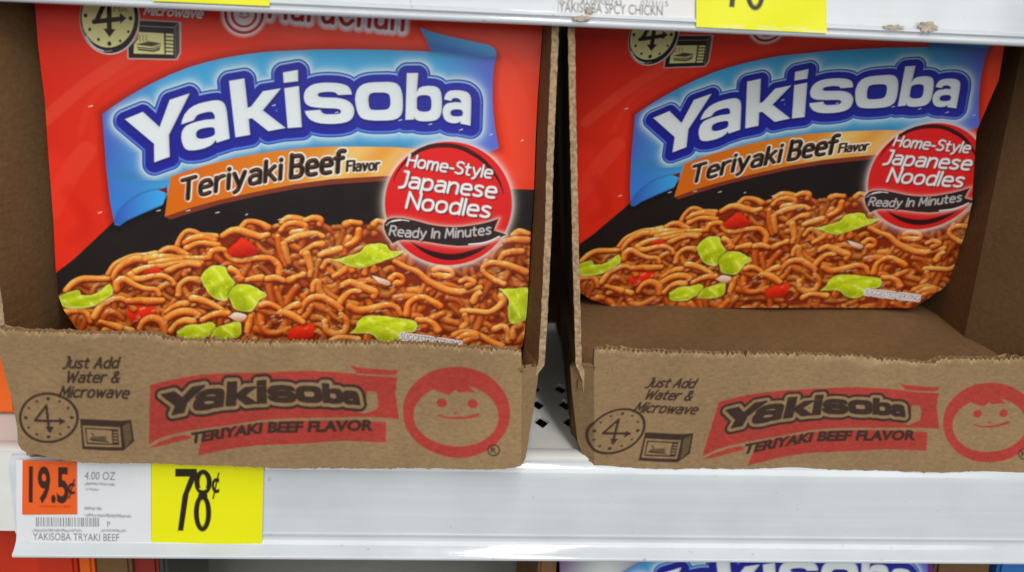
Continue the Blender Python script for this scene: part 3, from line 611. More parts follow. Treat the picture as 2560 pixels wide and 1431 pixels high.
    A.ell(cx + 1, cy + 5, 75, 90, ink(196, 190, 188)); A.ell(cx, cy + 4, 73, 88, dk); A.line(smooth(R1([(735,235),(770,330),(840,420),(930,460),(1000,455)])), [.5] * 8 + [2.2] * 16 + [.5] * 9, ink(190, 186, 190))
    A.ell(cx - 3, cy + 1, 66, 76, cream)
    for a, b, r in ((803,265,14),(880,355,13),(978,392,19),(1075,368,12),(1148,285,12),(1168,165,18),(765,140,17)):
        p = R1([(a, b)])[0]; A.ell(p[0], p[1], r / 3.577, r * 1.1 / 3.577, dk)
    def four(M, hw, c):
        A.line(M([(975,-60),(978,290)]), hw, c); A.line(M([(975,-60),(862,190)]), hw, c); A.line(M([(842,196),(1090,170)]), hw, c)
        A.poly(M([(1070,115),(1132,165),(1075,215)]), c); A.poly(M([(922,258),(1035,262),(980,335)]), c)
    four(R1, 6.2, dk)
    A.text('Min.', arc((284, 29), (322, 30), 15, 0), ink(96, 88, 60), 0)
    A.poly(R1([(1240,172),(1605,195),(1622,200),(1618,480),(1585,540),(1140,530),(1135,430),(1230,330)]), ink(176, 160, 150))
    A.poly(R1([(1250,185),(1600,204),(1606,470),(1575,528),(1150,520),(1148,430),(1240,330)]), dk)
    A.poly(R1([(1565,250),(1602,212),(1606,466),(1576,518)]), ink(72, 62, 60))
    A.line(R1([(1252,232),(1558,248),(1600,206)]), .8, ink(150, 140, 136)); A.line(R1([(1560,250),(1570,520)]), .8, ink(120, 110, 108))
    A.poly(R1([(1240,288),(1465,300),(1470,487),(1195,480),(1200,395),(1235,350)]), cream)
    for i in range(6):
        y = 302 + i * 33; A.poly(R1([(1482, y), (1548, y + 3), (1552, y + 24), (1484, y + 21)]), cream)
    for i in range(3):
        x = 1240 + i * 30; A.line(smooth(R1([(x, 315), (x + 14, 335), (x + 6, 350), (x + 18, 370)])), .9, ink(110, 104, 70))
    A.poly(R1([(1210,400),(1335,370),(1450,392),(1360,420)]), ink(70, 62, 52)); A.poly(R1([(1222,418),(1362,432),(1440,405),(1428,450),(1372,468),(1235,452)]), ink(78, 72, 58))
    A.line(R1([(1225,432),(1365,446),(1435,420)]), .7, cream)
    sl, d = stroke_field(A, 'Microwave', arc((361, 36), (504, 45), 21, 0), .2, .22)
    A.blend(sl, A.cover(np.roll(np.roll(d, 1, 0), 1, 1) - 2.6, 2) * .8, ink(50, 14, 12)); A.blend(sl, A.cover(d - 2.4, 1.3), ink(222, 212, 210))
    wht, mred = ink(226, 208, 206), ink(176, 22, 40)
    mw, md_ = stroke_field(A, 'MaruChan', arc((674, 42), (1006, 75), 76, 0), .30, 0, 30)
    A.blend(mw, np.clip(1.25 - (md_ - 8) / 10, 0, 1) * .95, ink(240, 232, 232))
    mx, my = 610, 36
    A.ell(mx, my, 59, 58, wht, .45, 5); A.ell(mx, my, 55, 54, wht); A.ell(mx, my, 50, 50, mred); A.ell(mx, my, 42, 42, wht); A.ell(mx, my, 33, 34, mred); A.ell(mx, my, 26.5, 27.5, wht)
    A.ell(mx - 7, my - 2, 2.6, 3, mred); A.ell(mx + 10, my - 1, 2.6, 3, mred); A.line(smooth([(mx - 11, my + 4), (mx, my + 9), (mx + 14, my + 4)]), 1.3, mred)
    A.blend(mw, A.cover(md_ - 5.0, 1.4), mred)
    for a, b, w in ((226,266,10),(684,264,8),(841,282,7),(1000,301,8),(1075,311,8),(1152,325,8),(1227,337,6),(1305,352,5),(396,527,9),(470,527,9),(543,532,9),(700,549,10),(249,532,9),(616,537,5)):
        A.line([(a - w / 2, b + 1.2), (a + w / 2, b - 1.2)], [.6, 1.1], ink(235, 225, 220), .85)
    np.clip(A.img, 0.003, 0.9, out=A.img); A.soften(1)
    return A
ART = pack_art()

# ------------------------------------------------------------------ kraft tray print
def tray_art():
    A = Art(-40, 790, 1390, 1200, 1.25, KRAFT)
    dk, red = KRAFT * np.array([.16, .14, .20]), np.array([0.40, 0.048, 0.034])
    def ln(b, p0, p1, cap):
        sl, d = stroke_field(A, b, arc(p0, p1, cap, 0), .22, .26); A.blend(sl, A.cover(d - 2.9, 1.6), dk)
    ln('Just Add', (162, 917), (292, 921), 26); ln('Water &', (168, 953), (294, 957), 26); ln('Microwave', (152, 990), (318, 996), 26)
    A.ell(123.5, 1043, 75, 64, dk, 1, 1.5, (68, 57.5))
    for i in range(12):
        a = i * math.pi / 6; A.ell(123.5 + 57 * math.sin(a), 1043 - 48 * math.cos(a), 3.6 if i % 3 else 5, 3 if i % 3 else 4.4, dk, 1, 1.5)
    A.line(R6([(285,625),(270,480),(205,565),(365,570)]), 3.4, dk, 1, 1.5); A.poly(R6([(340,550),(375,572),(340,595)]), dk); A.poly(R6([(262,600),(312,600),(290,640)]), dk)
    A.poly(R6([(455,560),(690,570),(745,565),(760,690),(700,742),(470,730)]), dk)
    A.poly(R6([(470,598),(682,608),(690,720),(482,712)]), KRAFT); A.poly(R6([(695,600),(735,580),(748,680),(712,725)]), KRAFT * .42)
    A.poly(R6([(482,610),(672,618),(678,708),(494,702)]), dk); A.poly(R6([(492,618),(635,625),(640,698),(500,692)]), KRAFT)
    A.poly(R6([(515,660),(600,655),(612,690),(520,685)]), KRAFT * .4); A.line(R6([(520,640),(535,655)]), 1.5, dk); A.line(R6([(510,675),(620,690)]), 1.5, dk)
    for i in range(4): A.line(R6([(648, 635 + i * 17), (668, 637 + i * 17)]), 2, KRAFT * .8)
    # red banner in three pieces
    top = [(375,963),(430,950),(485,941),(550,935),(617,931),(700,928),(772,927),(830,929),(877,933),(950,942.5),(993,946)]
    bot = [(997,1049),(940,1046),(893,1044),(830,1043),(772,1043),(700,1047),(650,1051),(573,1063),(500,1074),(441,1086),(400,1098),(370,1113)]
    A.poly(top + [(988, 985)] + bot, red, 1, 1.5)
    A.poly(R7([(550,150),(600,168),(680,178),(780,190),(848,192),(840,220),(780,224),(680,216),(600,207)]), red, 1, 1.5)
    A.line(smooth(R7([(600,211),(700,222),(800,228),(850,225)])), 1.5, KRAFT, 1, 1.5)
    A.poly([(370,1124),(395,1108),(430,1096),(460,1089),(474,1092),(478,1098),(440,1108),(405,1117)], red, 1, 1.5)
    A.poly([(507,1079),(573,1069),(650,1057),(740,1050),(812,1049),(890,1052),(965,1058),(965,1108),(853,1103),(751,1107),(650,1113),(570,1124),(494,1140),(500,1110)], red, 1, 1.5)
    A.poly(R7([(660,320),(715,325),(728,380),(722,430),(640,460),(600,450),(650,420)]), KRAFT, 1, 2)
    bx = [470, 560, 660, 770, 930]; by = [1111, 1095, 1081, 1077, 1078]
    A.text('TERIYAKI BEEF FLAVOR', lambda u, v: (476 + 452 * u + 3 * v, np.interp(476 + 452 * u, bx, by) - 25 * v), dk, .055)
    H = homog([(313,299),(1176,314),(1017,184),(386,406),(573,203)], [(403.6,983),(898,1013),(808,958),(430,1042),(569,962)])
    words = [[tuple(map(float, happly(H, x, y))) for x, y in p] for p in WORD]
    sl, d = A.sdf(words, pad=22)
    d = d - 1.2
    A.blend(sl, A.cover(d - 17, 1.5), dk); A.blend(sl, A.cover(d - 9.5, 1.5), KRAFT); A.blend(sl, A.cover(d - 1.5, 1.5), dk)
    # ring emblem with face
    A.ell(1141, 1031, 134, 114, red, 1, 1.5)
    A.ell(1140, 1040, 106, 77, KRAFT, 1, 1.5)
    A.poly(R7([(945,400),(960,340),(1000,260),(1100,200),(1250,190),(1400,240),(1460,340),(1470,430),(1430,330),(1370,300),(1320,270),(1275,250),(1256,262),(1290,290),(1330,328),(1280,322),(1225,326),(1200,310),(1165,342),(1100,322),(1042,290),(1000,330)]), red, 1, 2)
    for a, b in ((1120,390),(1310,395)): A.ell(*R7([(a, b)])[0], 13, 11.5, red)
    A.poly(R7([(1185,452),(1205,448),(1228,453),(1205,462)]), red, 1, 2)
    A.line(smooth(R7([(1098,468),(1160,484),(1240,484),(1300,474),(1340,462)])), np.linspace(1.8, 4.2, 33), red)
    A.ell(1234, 1124, 16, 15, dk, 1, 1.5, (12.5, 11.5)); A.text('R', arc((1227, 1130), (1240, 1131), 13, 0), dk, .03)
    A.soften(3)
    n = rng.normal(0, 1, A.img.shape[:2])
    A.img *= np.clip(1 + 0.03 * n + 0.035 * A.fbm + 0.035 * A.fine - .10 * (A.fine > 1.35), .6, 1.2)[..., None]
    return A
TRAY = tray_art()

# ------------------------------------------------------------------ noodle packs
def interp_fn(pts):
    p = sorted(pts, key=lambda q: q[1]); ys = [q[1] for q in p]; xs = [q[0] for q in p]
    return lambda y: np.interp(y, ys, xs)
def noodle_pack(label, left, right, ytop, ybot, plane, Hart, nu, nv, depth, art=ART, group='noodle packs', body=M_redcard):
    """left/right: edges of the front; plane: (y0, lean, z0); Hart maps them to artwork coordinates"""
    ys = np.linspace(ytop, ybot, nv)[:, None]; u = np.linspace(0, 1, nu)[None]
    xl, xr = interp_fn(left)(ys), interp_fn(right)(ys)
    px = xl + (xr - xl) * u; py = ys + 0 * u
    P = on_plane(px, py, *plane)
    ax, ay = happly(Hart, px, py)
    col = art.sample(ax, ay)
    lo = P.reshape(-1, 3).min(0); base = np.array([P[..., 0].mean(), P[-1, :, 1].mean(), lo[2]])
    t = thing('noodle_pack', base, label, 'noodle pack', group)
    link('front_panel', sheet('front_panel', P, col, 0.0004, base, (.5, .4, .35)), M_print, t)
    # carton behind the front: same outline pulled back
    k = np.linspace(0, nv - 1, 40).astype(int)
    loop = np.concatenate([P[k, 0], P[k[::-1], -1]])
    n = len(loop); s = np.array([0, 0.0008, 0])
    c = loop.mean(0); ins = loop + (c - loop) * 0.004
    V = np.concatenate([ins + s, ins + s + np.array([0, depth, 0])]) - base
    bm = bmesh.new(); vs = [bm.verts.new(v) for v in V]
    bm.faces.new(vs[:n]); bm.faces.new(vs[n:][::-1])
    for i in range(n): bm.faces.new((vs[(i + 1) % n], vs[i], vs[n + i], vs[n + (i + 1) % n]))
    bmesh.ops.recalc_face_normals(bm, faces=bm.faces); me = bpy.data.meshes.new('carton'); bm.to_mesh(me); bm.free()
    link('carton', me, body, t)
    return t, P
I3 = np.eye(3)
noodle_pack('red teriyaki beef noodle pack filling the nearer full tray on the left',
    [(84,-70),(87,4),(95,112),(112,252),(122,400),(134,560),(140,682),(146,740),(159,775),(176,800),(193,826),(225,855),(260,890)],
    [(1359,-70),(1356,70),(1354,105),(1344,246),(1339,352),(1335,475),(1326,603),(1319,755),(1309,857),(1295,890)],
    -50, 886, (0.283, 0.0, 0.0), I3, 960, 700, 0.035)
SRC = [(313,299),(1176,314),(1017,184),(386,406),(1001,831),(1155,862),(501,696),(140,682),(318,767),(285,562),(1240,143),(1121,665),(443,148)]
DST = [(1628,298),(2391,273),(2267,166),(1683,386.5),(2165,726),(2298,738),(1745,633),(1447,598),(1574,688),(1564,512),(2467,117),(2298,575),(1769,166)]
HR = homog(DST, SRC)
ZR = float(on_plane(np.array([1900.]), np.array([110.]), 0.30)[0, 2])
noodle_pack('red teriyaki beef noodle pack set back in the emptier tray on the right',
    [(1432,0),(1436,80),(1440,250),(1443,400),(1446,600),(1450,731),(1475,748),(1521,764),(1545,770)],
    [(2518,0),(2512,110),(2497,200),(2470,262),(2441,330),(2430,507),(2415,579),(2393,641),(2390,684),(2360,720),(2284,770)],
    20, 770, (0.30, 0.26, ZR), HR, 860, 600, 0.035)

# ------------------------------------------------------------------ kraft trays
def ragged(xs, base_pts, amp, seed, freq=0.085):
    r = np.random.default_rng(seed); b = np.interp(xs, [p[0] for p in base_pts], [p[1] for p in base_pts])
    saw = np.abs(((xs * freq / (1 + 0.0)) % 1.0) - 0.5) * 2
    nz = np.interp(xs, np.arange(xs.min() - 20, xs.max() + 20, 5.0), r.normal(0, 1, len(np.arange(xs.min() - 20, xs.max() + 20, 5.0))))
    return b - amp * (saw - 0.5) * (0.6 + 0.5 * np.abs(nz)) + amp * 0.35 * nz
def front_wall(root, base, top, bot, left, right, y0, lean, Hart, fold, seed, nu, nv, bow, torn=None):
    t = np.linspace(0, 1, nv)[:, None]; u = np.linspace(0, 1, nu)[None]
    y_mid_t = np.interp(650, [0], [0])
    # first guess of the height of each row, then edges, then the ragged top
    x0 = left[0][0] + (right[0][0] - left[0][0]) * u
    for _ in range(3):
        xs = np.asarray(x0)
        yt = ragged(xs.ravel(), top, 6.5, seed).reshape(xs.shape); yb = ragged(xs.ravel(), bot, 2.0, seed + 1, 0.021).reshape(xs.shape)
        py = yt + (yb - yt) * t
        xl, xr = interp_fn(left)(py), interp_fn(right)(py)
        la, lb, ra, rb = left[0], left[-1], right[0], right[-1]      # straight part over the whole width, notches only near the edge
        ls = la[0] + (lb[0] - la[0]) * np.clip((py - la[1]) / (lb[1] - la[1]), 0, 1); rs = ra[0] + (rb[0] - ra[0]) * np.clip((py - ra[1]) / (rb[1] - ra[1]), 0, 1)
        x0 = ls + (rs - ls) * u + (xl - ls) * np.clip(1 - u / .07, 0, 1) + (xr - rs) * np.clip(1 - (1 - u) / .07, 0, 1)
    px, py = x0, py
    P = on_plane(px, py, y0, lean, 0.02)
    ax, ay = happly(Hart, px, py); col = TRAY.sample(ax, ay)
    inside = np.ones(px.shape, bool)
    for p in (torn or []):
        d = np.abs(px - p[0]) / p[2] + np.abs(py - p[1] - 6 * np.sin(px * .05)) / p[3]
        k = np.clip(1.3 - d, 0, 1)[..., None] * p[4]; col = col + (KRAFT * 1.22 + .02 - col) * k
    tuft = np.clip(np.sin(px * .21) + np.sin(px * .083 + 1) + .4 * np.sin(px * .57), 0, 1); edge = (np.clip(1 - t * 24, 0, 1) * (.35 + .65 * tuft))[..., None]; col = col + (KRAFT * 1.75 - col) * edge
    P[..., 1] += fold(px, py) + bow * (np.sin(px * 0.011 + seed) * 0.5 + np.sin(px * 0.027 + py * .02) * 0.25)
    link('front_wall', sheet('front_wall', P, col, 0.0028, base, tuple(KRAFT * 1.1)), M_kraftprint, root)
def board(name, root, base, rows, thick, raw):
    """A board: rows of points from the front edge to the back, each row at one height; `thick` along x."""
    R = np.asarray(rows, float); h, w, _ = R.shape
    r = np.random.default_rng(len(name) + h); R = R.copy()
    jit = r.normal(0, 1, h); jit = (jit + np.roll(jit, 1)) * .00004; R[:, 0, 0] += jit; R[:, 0, 1] += np.abs(r.normal(0, 1, h)) * 0.0001
    B = R + np.array([thick, 0, 0])
    V = np.concatenate([R.reshape(-1, 3), B.reshape(-1, 3)]); n = h * w
    idx = np.arange(n).reshape(h, w); q = []; mi = []
    a = np.stack([idx[:-1, :-1], idx[1:, :-1], idx[1:, 1:], idx[:-1, 1:]], -1).reshape(-1, 4)
    q += [a, a[:, ::-1] + n]; mi += [np.zeros(2 * len(a), int)]
    fr = np.stack([idx[:-1, 0], n + idx[:-1, 0], n + idx[1:, 0], idx[1:, 0]], -1); q.append(fr); mi.append(np.ones(len(fr), int))
    bk = np.stack([idx[:-1, -1], idx[1:, -1], n + idx[1:, -1], n + idx[:-1, -1]], -1); q.append(bk); mi.append(np.zeros(len(bk), int))
    for row in (0, -1):
        e = np.stack([idx[row, :-1], idx[row, 1:], n + idx[row, 1:], n + idx[row, :-1]], -1); q.append(e); mi.append(np.zeros(len(e), int))
    me = mesh_np(name, V - base, np.concatenate(q), midx=np.concatenate(mi))
    bm = bmesh.new(); bm.from_mesh(me); bmesh.ops.recalc_face_normals(bm, faces=bm.faces); bm.to_mesh(me); bm.free()
    return link(name, me, [M_kraft, M_rawedge], root)
def wall_rows(front_px, yf, mid_px, ym, yb, n=160, lean=0.0):
    """front edge and the line at depth ym traced in the photograph, then straight back to yb"""
    fp = np.array(front_px, float); ys = np.linspace(fp[0, 1], fp[-1, 1], n)
    fx = np.interp(ys, fp[:, 1], fp[:, 0]); P = on_plane(fx, ys, yf, lean)
    rows = []
    mp = np.array(mid_px, float); mid = on_plane(mp[:, 0], mp[:, 1], ym); o = np.argsort(mid[:, 2])
    for p in P:
        xm = np.interp(p[2], mid[o, 2], mid[o, 0])
        rows.append([p, (p[0] * .5 + xm * .5, (p[1] + ym) / 2, p[2]), (xm, ym, p[2]), (xm, (ym + yb) / 2, p[2]), (xm, yb, p[2])])
    return rows
def flap(name, root, base, x0, x1, ya, za, yb, zb, yc, zc):
    bm = bmesh.new(); g = []
    prof = [(ya, za), (ya + (yb - ya) * .5, za + (zb - za) * .5 + .0006), (yb, zb), (yc, zc)]
    for y, z in prof:
        g.append([bm.verts.new((x - base[0], y - base[1], z - base[2] + 0.0008 * math.sin(i * 1.7 + y * 90))) for i, x in enumerate(np.linspace(x0, x1, 9))])
    for a, b in zip(g[:-1], g[1:]):
        for i in range(8): bm.faces.new((a[i], a[i + 1], b[i + 1], b[i]))
    ex = bmesh.ops.extrude_face_region(bm, geom=bm.faces[:]); bmesh.ops.translate(bm, vec=(0, 0, -.0025), verts=[v for v in ex['geom'] if isinstance(v, bmesh.types.BMVert)])
    bmesh.ops.recalc_face_normals(bm, faces=bm.faces); me = bpy.data.meshes.new(name); bm.to_mesh(me); bm.free()
    link(name, me, M_kraft, root)

YL, YR = 0.2575, 0.2655
# left tray
bl = np.array([on_plane(np.array([650.]), np.array([1165.]), YL)[0, 0], YL, 0.0])
tl = thing('cardboard_tray', bl, 'brown cardboard tray on the left, its torn front overhanging the yellow price tag', 'cardboard tray', 'cardboard display trays')
front_wall(tl, bl, [(-40,822),(0,824),(60,828),(200,833),(385,837),(410,851),(560,855),(850,856),(1015,862),(1200,871),(1360,880)],
    [(0,1120),(48,1118),(66,1130),(176,1153),(375,1162),(650,1168),(1015,1174),(1240,1172),(1290,1168),(1316,1150),(1340,1140)],
    [(-14,800),(-9,850),(0,888),(31,1012),(44,1065),(47,1109),(64,1135),(90,1180)],
    [(1303,800),(1303,920),(1322,926),(1353,934),(1348,970),(1335,1050),(1316,1146),(1306,1180)],
    YL, 0.0, I3, lambda x, y: np.clip(x - 1303, 0, None) * 0.00016 + np.clip(20 - x, 0, None) * 0.0, 3, 1020, 260, 0.0012,
    [(440,850,60,14,.5),(300,1150,60,14,.35)])
rr = wall_rows([(1383,-40),(1380,75),(1375,200),(1367,400),(1362,600),(1352,800),(1346,912),(1325,940),(1300,1090),(1292,1160)], YL + .004,
               [(1360,-40),(1358,70),(1346,246),(1337,475),(1321,755),(1311,857),(1303,920),(1293,1160)], 0.283, 0.40, lean=-.055)
board('side_wall', tl, bl, rr, 0.0021, True)
xb = on_plane(np.array([128.]), np.array([600.]), 0.283)[0, 0]
rl = wall_rows([(-90,-40),(-60,300),(-26,600),(4,740),(14,830),(34,888),(62,1012),(76,1109),(84,1140)], YL + .004,
               [(86,-40),(96,112),(113,252),(123,400),(135,560),(143,690),(148,760),(150,900),(152,1135)], 0.290, 0.40, lean=-.055)
for r in rl:
    for q in r: pass
o = board('side_wall', tl, bl, [[(p[0] - .0022, p[1], p[2]) for p in r] for r in rl], 0.0021, True)
link('back_wall', box('back_wall', (rl[5][4][0], .401, .002), (rr[5][4][0], .4035, .15), bl), M_kraft, tl)
ZF = float(on_plane(np.array([650.]), np.array([888.]), .283)[0, 2])
flap('inner_flap', tl, bl, rl[110][2][0] + .001, rr[110][2][0] - .001, YL + .0045, ZF - .006, .283, ZF - .0005, .40, ZF + .004)
link('tray_floor', box('tray_floor', (rl[150][2][0] + .002, YL + .0045, .0004), (rr[150][2][0] - .002, .40, .0026), bl), M_kraft, tl)
# right tray
br = np.array([on_plane(np.array([2060.]), np.array([1170.]), YR)[0, 0], YR, 0.0])
tr = thing('cardboard_tray', br, 'brown cardboard tray on the right, half empty with its inner flap showing', 'cardboard tray', 'cardboard display trays')
TS = [(123.5,1042.6),(1142,1030.6),(377,970),(916,1028.6),(474,1093),(928,1071),(370.5,1122),(375,957),(159,890.4),(873,911),(1142,917),(1142,1144)]
TD = [(1549.5,1088),(2471,1053),(1804.6,1006),(2297,1058),(1869,1113),(2283.6,1106),(1740,1138),(1780.6,999.5),(1615,945),(2246.5,956.5),(2471,950),(2471,1155)]
HT = homog(TD, TS)
xr_px = 2690.0
front_wall(tr, br, [(1400,874),(1488,875),(1604,879),(1785,884),(1898,886),(2034,888.5),(2125,891),(2261,902),(2333,909),(2351,898),(2560,900),(2720,905)],
    [(1434,1150),(1455,1160),(1480,1169),(1900,1172),(2200,1176),(2560,1183),(2720,1187)],
    [(1488,860),(1485,918),(1462,925),(1440,934),(1434,944),(1438,1008),(1450,1122),(1466,1165),(1472,1200)],
    [(2700,860),(2690,1000),(2672,1200)],
    YR, 0.0, HT, lambda x, y: np.clip(1486 - x, 0, None) * 0.00016, 11, 960, 240, 0.0010, [(2190,903,120,16,.95),(2080,896,70,8,.5)])
lr = wall_rows([(1436,-40),(1437,75),(1440,250),(1443,400),(1447,600),(1450,740),(1455,915),(1470,945),(1486,1090),(1494,1160)], YR + .004,
               [(1419,-40),(1420,75),(1424,250),(1428,400),(1432,600),(1436,740),(1440,905),(1446,1150)], 0.31, 0.42)
def dx_rows(rows, f): return [[(q[0] + f(i), q[1], q[2]) for i, q in enumerate(r)] for r in rows]
g0, g1 = on_deck(np.array([1438., 1395.]), np.array([1050., 700.]))      # the tray stands a little askew: its foot recedes along this line
ask = (g1[0] - g0[0]) / (g1[1] - g0[1]); foot = g0[0] - ask * (g0[1] - YR)
lr = [[(min(r[0][0], foot) + ask * (q[1] - YR), q[1], q[2]) if q[1] > YR + .01 else (r[0][0], q[1], q[2]) for q in r] for r in lr]
board('side_wall', tr, br, [[(q[0] - .0021, q[1], q[2]) for q in r] for r in lr], 0.0021, True)
xw = on_plane(np.array([2692.]), np.array([900.]), YR)[0, 0]
xi = on_plane(np.array([2436.]), np.array([700.]), .3055)[0, 0]
rw = [[(xw + (xi - xw) * min(1, max(0, (y - YR - .004) / .036)) + .02 * (z - .03), y, z) for y in (YR + .004, .28, .292, .3055, .34, .42)] for z in np.linspace(.19, .002, 60)]
board('side_wall', tr, br, rw, 0.0021, True)
link('back_wall', box('back_wall', (lr[5][0][0], .421, .002), (xw, .4235, .17), br), M_kraft, tr)
pb = on_plane(np.array([1900.]), np.array([770.]), .30, .26, ZR)[0]
flap('inner_flap', tr, br, lr[110][0][0] + .0006, xw - .001, YR + .0045, .0275, pb[1], pb[2] - .0007, .42, pb[2] + .002)
link('tray_floor', box('tray_floor', (lr[150][0][0] + .002, YR + .0045, .0004), (xw - .002, .42, .0026), br), M_kraft, tr)

# ------------------------------------------------------------------ shelves
YS = 0.2645
def zat(px, py, y=YS): return float(on_plane(np.array([float(px)]), np.array([float(py)]), y)[0, 2])
def xat(px, py, y=YS): return float(on_plane(np.array([float(px)]), np.array([float(py)]), y)[0, 0])
def extrude_profile(name, prof, x0, x1, base, n=24, smooth_=True):
    p = np.array(prof, float); xs = np.linspace(x0, x1, n)
    V = np.stack([np.repeat(xs, len(p)), np.tile(p[:, 0], n), np.tile(p[:, 1], n)], -1); m = len(p)
    idx = np.arange(n * m).reshape(n, m)
    q = np.stack([idx[:-1], idx[1:], np.roll(idx[1:], -1, 1), np.roll(idx[:-1], -1, 1)], -1).reshape(-1, 4)
    me = mesh_np(name, V - np.asarray(base), q, smooth=smooth_)
    bm = bmesh.new(); bm.from_mesh(me); bm.verts.ensure_lookup_table()
    bm.faces.new([bm.verts[i] for i in idx[0]]); bm.faces.new([bm.verts[i] for i in idx[-1][::-1]])
    bmesh.ops.recalc_face_normals(bm, faces=bm.faces); bm.to_mesh(me); bm.free()
    try:
        me.set_sharp_from_angle(angle=math.radians(50))
    except Exception: pass
    return me
def arcpts(cy, cz, r, a0, a1, n=7, rz=None):
    return [(cy + r * math.cos(math.radians(a)), cz + (rz or r) * math.sin(math.radians(a))) for a in np.linspace(a0, a1, n)]
XL_, XR_ = -0.60, 0.60
sh = thing('store_shelf', (0, YS, 0), 'white metal shelf carrying both noodle trays, with a wide glossy price strip', 'shelf', 'shop shelves')
b0 = (0, YS, 0)
ztop, zbot = -0.0012, zat(1400, 1391)
zr = zat(1400, 1345); zl = zat(1400, 1377)
prof = [(YS + .003, ztop), (YS + .0031, ztop)] + arcpts(YS + .0031, ztop - .0060, .0031, 92, 178, 16, .0060) + \
       [(YS, zr + .0012), (YS - .0005, zr + .0010), (YS - .0005, zr + .0004), (YS - .0001, zr)] + [(YS - .0030 * t ** 2.2, zr + (zl - zr) * t) for t in np.linspace(.1, 1, 10)] + \
       arcpts(YS - .0030 + .0002, (zl + zbot) / 2, .0012, 150, 250, 6, (zl - zbot) / 2) + [(YS + .001, zbot + .0004), (YS + .003, zbot + .0006), (YS + .003, zbot + .003), (YS + .0018, zr)]
link('price_strip', extrude_profile('price_strip', prof, xat(32, 1260), XR_, b0), M_white, sh)
link('front_face', box('front_face', (XL_, YS + .0034, zat(1400, 1352)), (XR_, YS + .005, -.0004), b0), M_metal, sh)
# deck: hem at the front, then perforated sheet
yh = float(on_deck(np.array([1390.]), np.array([1118.]))[0][1])
hem = [(YS + .0032, -.0006), (YS + .0045, .0002), (yh - .002, .0002), (yh, -.0006), (yh, -.003), (YS + .0055, -.003)]
link('deck_hem', extrude_profile('deck_hem', hem, XL_, XR_, b0, 4, False), M_metal, sh)
def deck(base):
    ys_ = [float(on_deck(np.array([1411.]), np.array([y]))[0][1]) for y in (1048., 1007., 965.)]
    sy = (ys_[2] - ys_[0]) / 2; c = on_deck(np.array([1413.]), np.array([1007.]))[0]
    l = on_deck(np.array([1345.]), np.array([1007.]))[0]; sx = c[0] - l[0]
    bm = bmesh.new()
    def V(x, y): return bm.verts.new((x - base[0], y - base[1], -.0008))
    nx, ny = 3, 5
    X0 = c[0] - sx * (nx + .5); X1 = c[0] + sx * (nx + .5); Y0 = c[1] - sy * 1.5; Y1 = Y0 + sy * 3
    Ye = 0.70
    def quad(a, b, c_, d): bm.faces.new([V(*a), V(*b), V(*c_), V(*d)])
    quad((XL_, yh), (XR_, yh), (XR_, Y0), (XL_, Y0)); quad((XL_, Y1), (XR_, Y1), (XR_, Ye), (XL_, Ye))
    quad((XL_, Y0), (X0, Y0), (X0, Y1), (XL_, Y1)); quad((X1, Y0), (XR_, Y0), (XR_, Y1), (X1, Y1))
    hx, hy = sx * .30, sy * .34
    for i in range(2 * nx + 1):
        for j in range(3):
            x = X0 + (i + .5) * sx; y = Y0 + (j + .5) * sy
            o_ = [V(x - sx / 2, y - sy / 2), V(x + sx / 2, y - sy / 2), V(x + sx / 2, y + sy / 2), V(x - sx / 2, y + sy / 2)]
            m_ = [V(x, y - sy / 2), V(x + sx / 2, y), V(x, y + sy / 2), V(x - sx / 2, y)]
            h_ = [V(x, y - hy), V(x + hx, y), V(x, y + hy), V(x - hx, y)]
            for k in range(4):
                bm.faces.new([m_[k], o_[(k + 1) % 4], m_[(k + 1) % 4], h_[(k + 1) % 4], h_[k]])
    for f in bm.faces:
        if f.normal.z < 0: f.normal_flip()
    bmesh.ops.remove_doubles(bm, verts=bm.verts, dist=1e-5)
    ex = bmesh.ops.extrude_face_region(bm, geom=bm.faces[:]); bmesh.ops.translate(bm, vec=(0, 0, -.0012), verts=[v for v in ex['geom'] if isinstance(v, bmesh.types.BMVert)])
    bmesh.ops.recalc_face_normals(bm, faces=bm.faces)
    me = bpy.data.meshes.new('deck'); bm.to_mesh(me); bm.free(); return me
link('deck', deck(b0), M_metal, sh)
link('dark_backing', box('dark_backing', (XL_, .275, -.021), (XR_, .70, -.019), b0), M_dark, sh)  # added black sheet, so the deck holes show dark

# upper shelf: the strip ends a little above the camera
zu = zat(1356, 64); us = thing('store_shelf', (0, YS, zu), 'upper white shelf cropped at the top, its scuffed price strip over both packs', 'shelf', 'shop shelves')
b1 = (0, YS, zu)
prof = [(YS + .003, zu + .0002)] + arcpts(YS + .0004, zu + .0012, .0012, 270, 120, 8) + [(YS - .0003, zu + .0024), (YS - .0012, zu + .0029), (YS - .0012, zu + .0036), (YS, zu + .0042), (YS, zu + .036)] + arcpts(YS, zu + .039, .003, 200, 90, 8) + [(YS + .003, zu + .042)]
link('price_strip', extrude_profile('price_strip', prof, XL_, XR_, b1), M_white, us)
link('front_face', box('front_face', (XL_, YS + .0032, zu + .006), (XR_, YS + .005, zu + .041), b1), M_metal, us)
link('deck', box('deck', (XL_, YS + .0052, zu + .038), (XR_, .62, zu + .041), b1), M_metal, us)

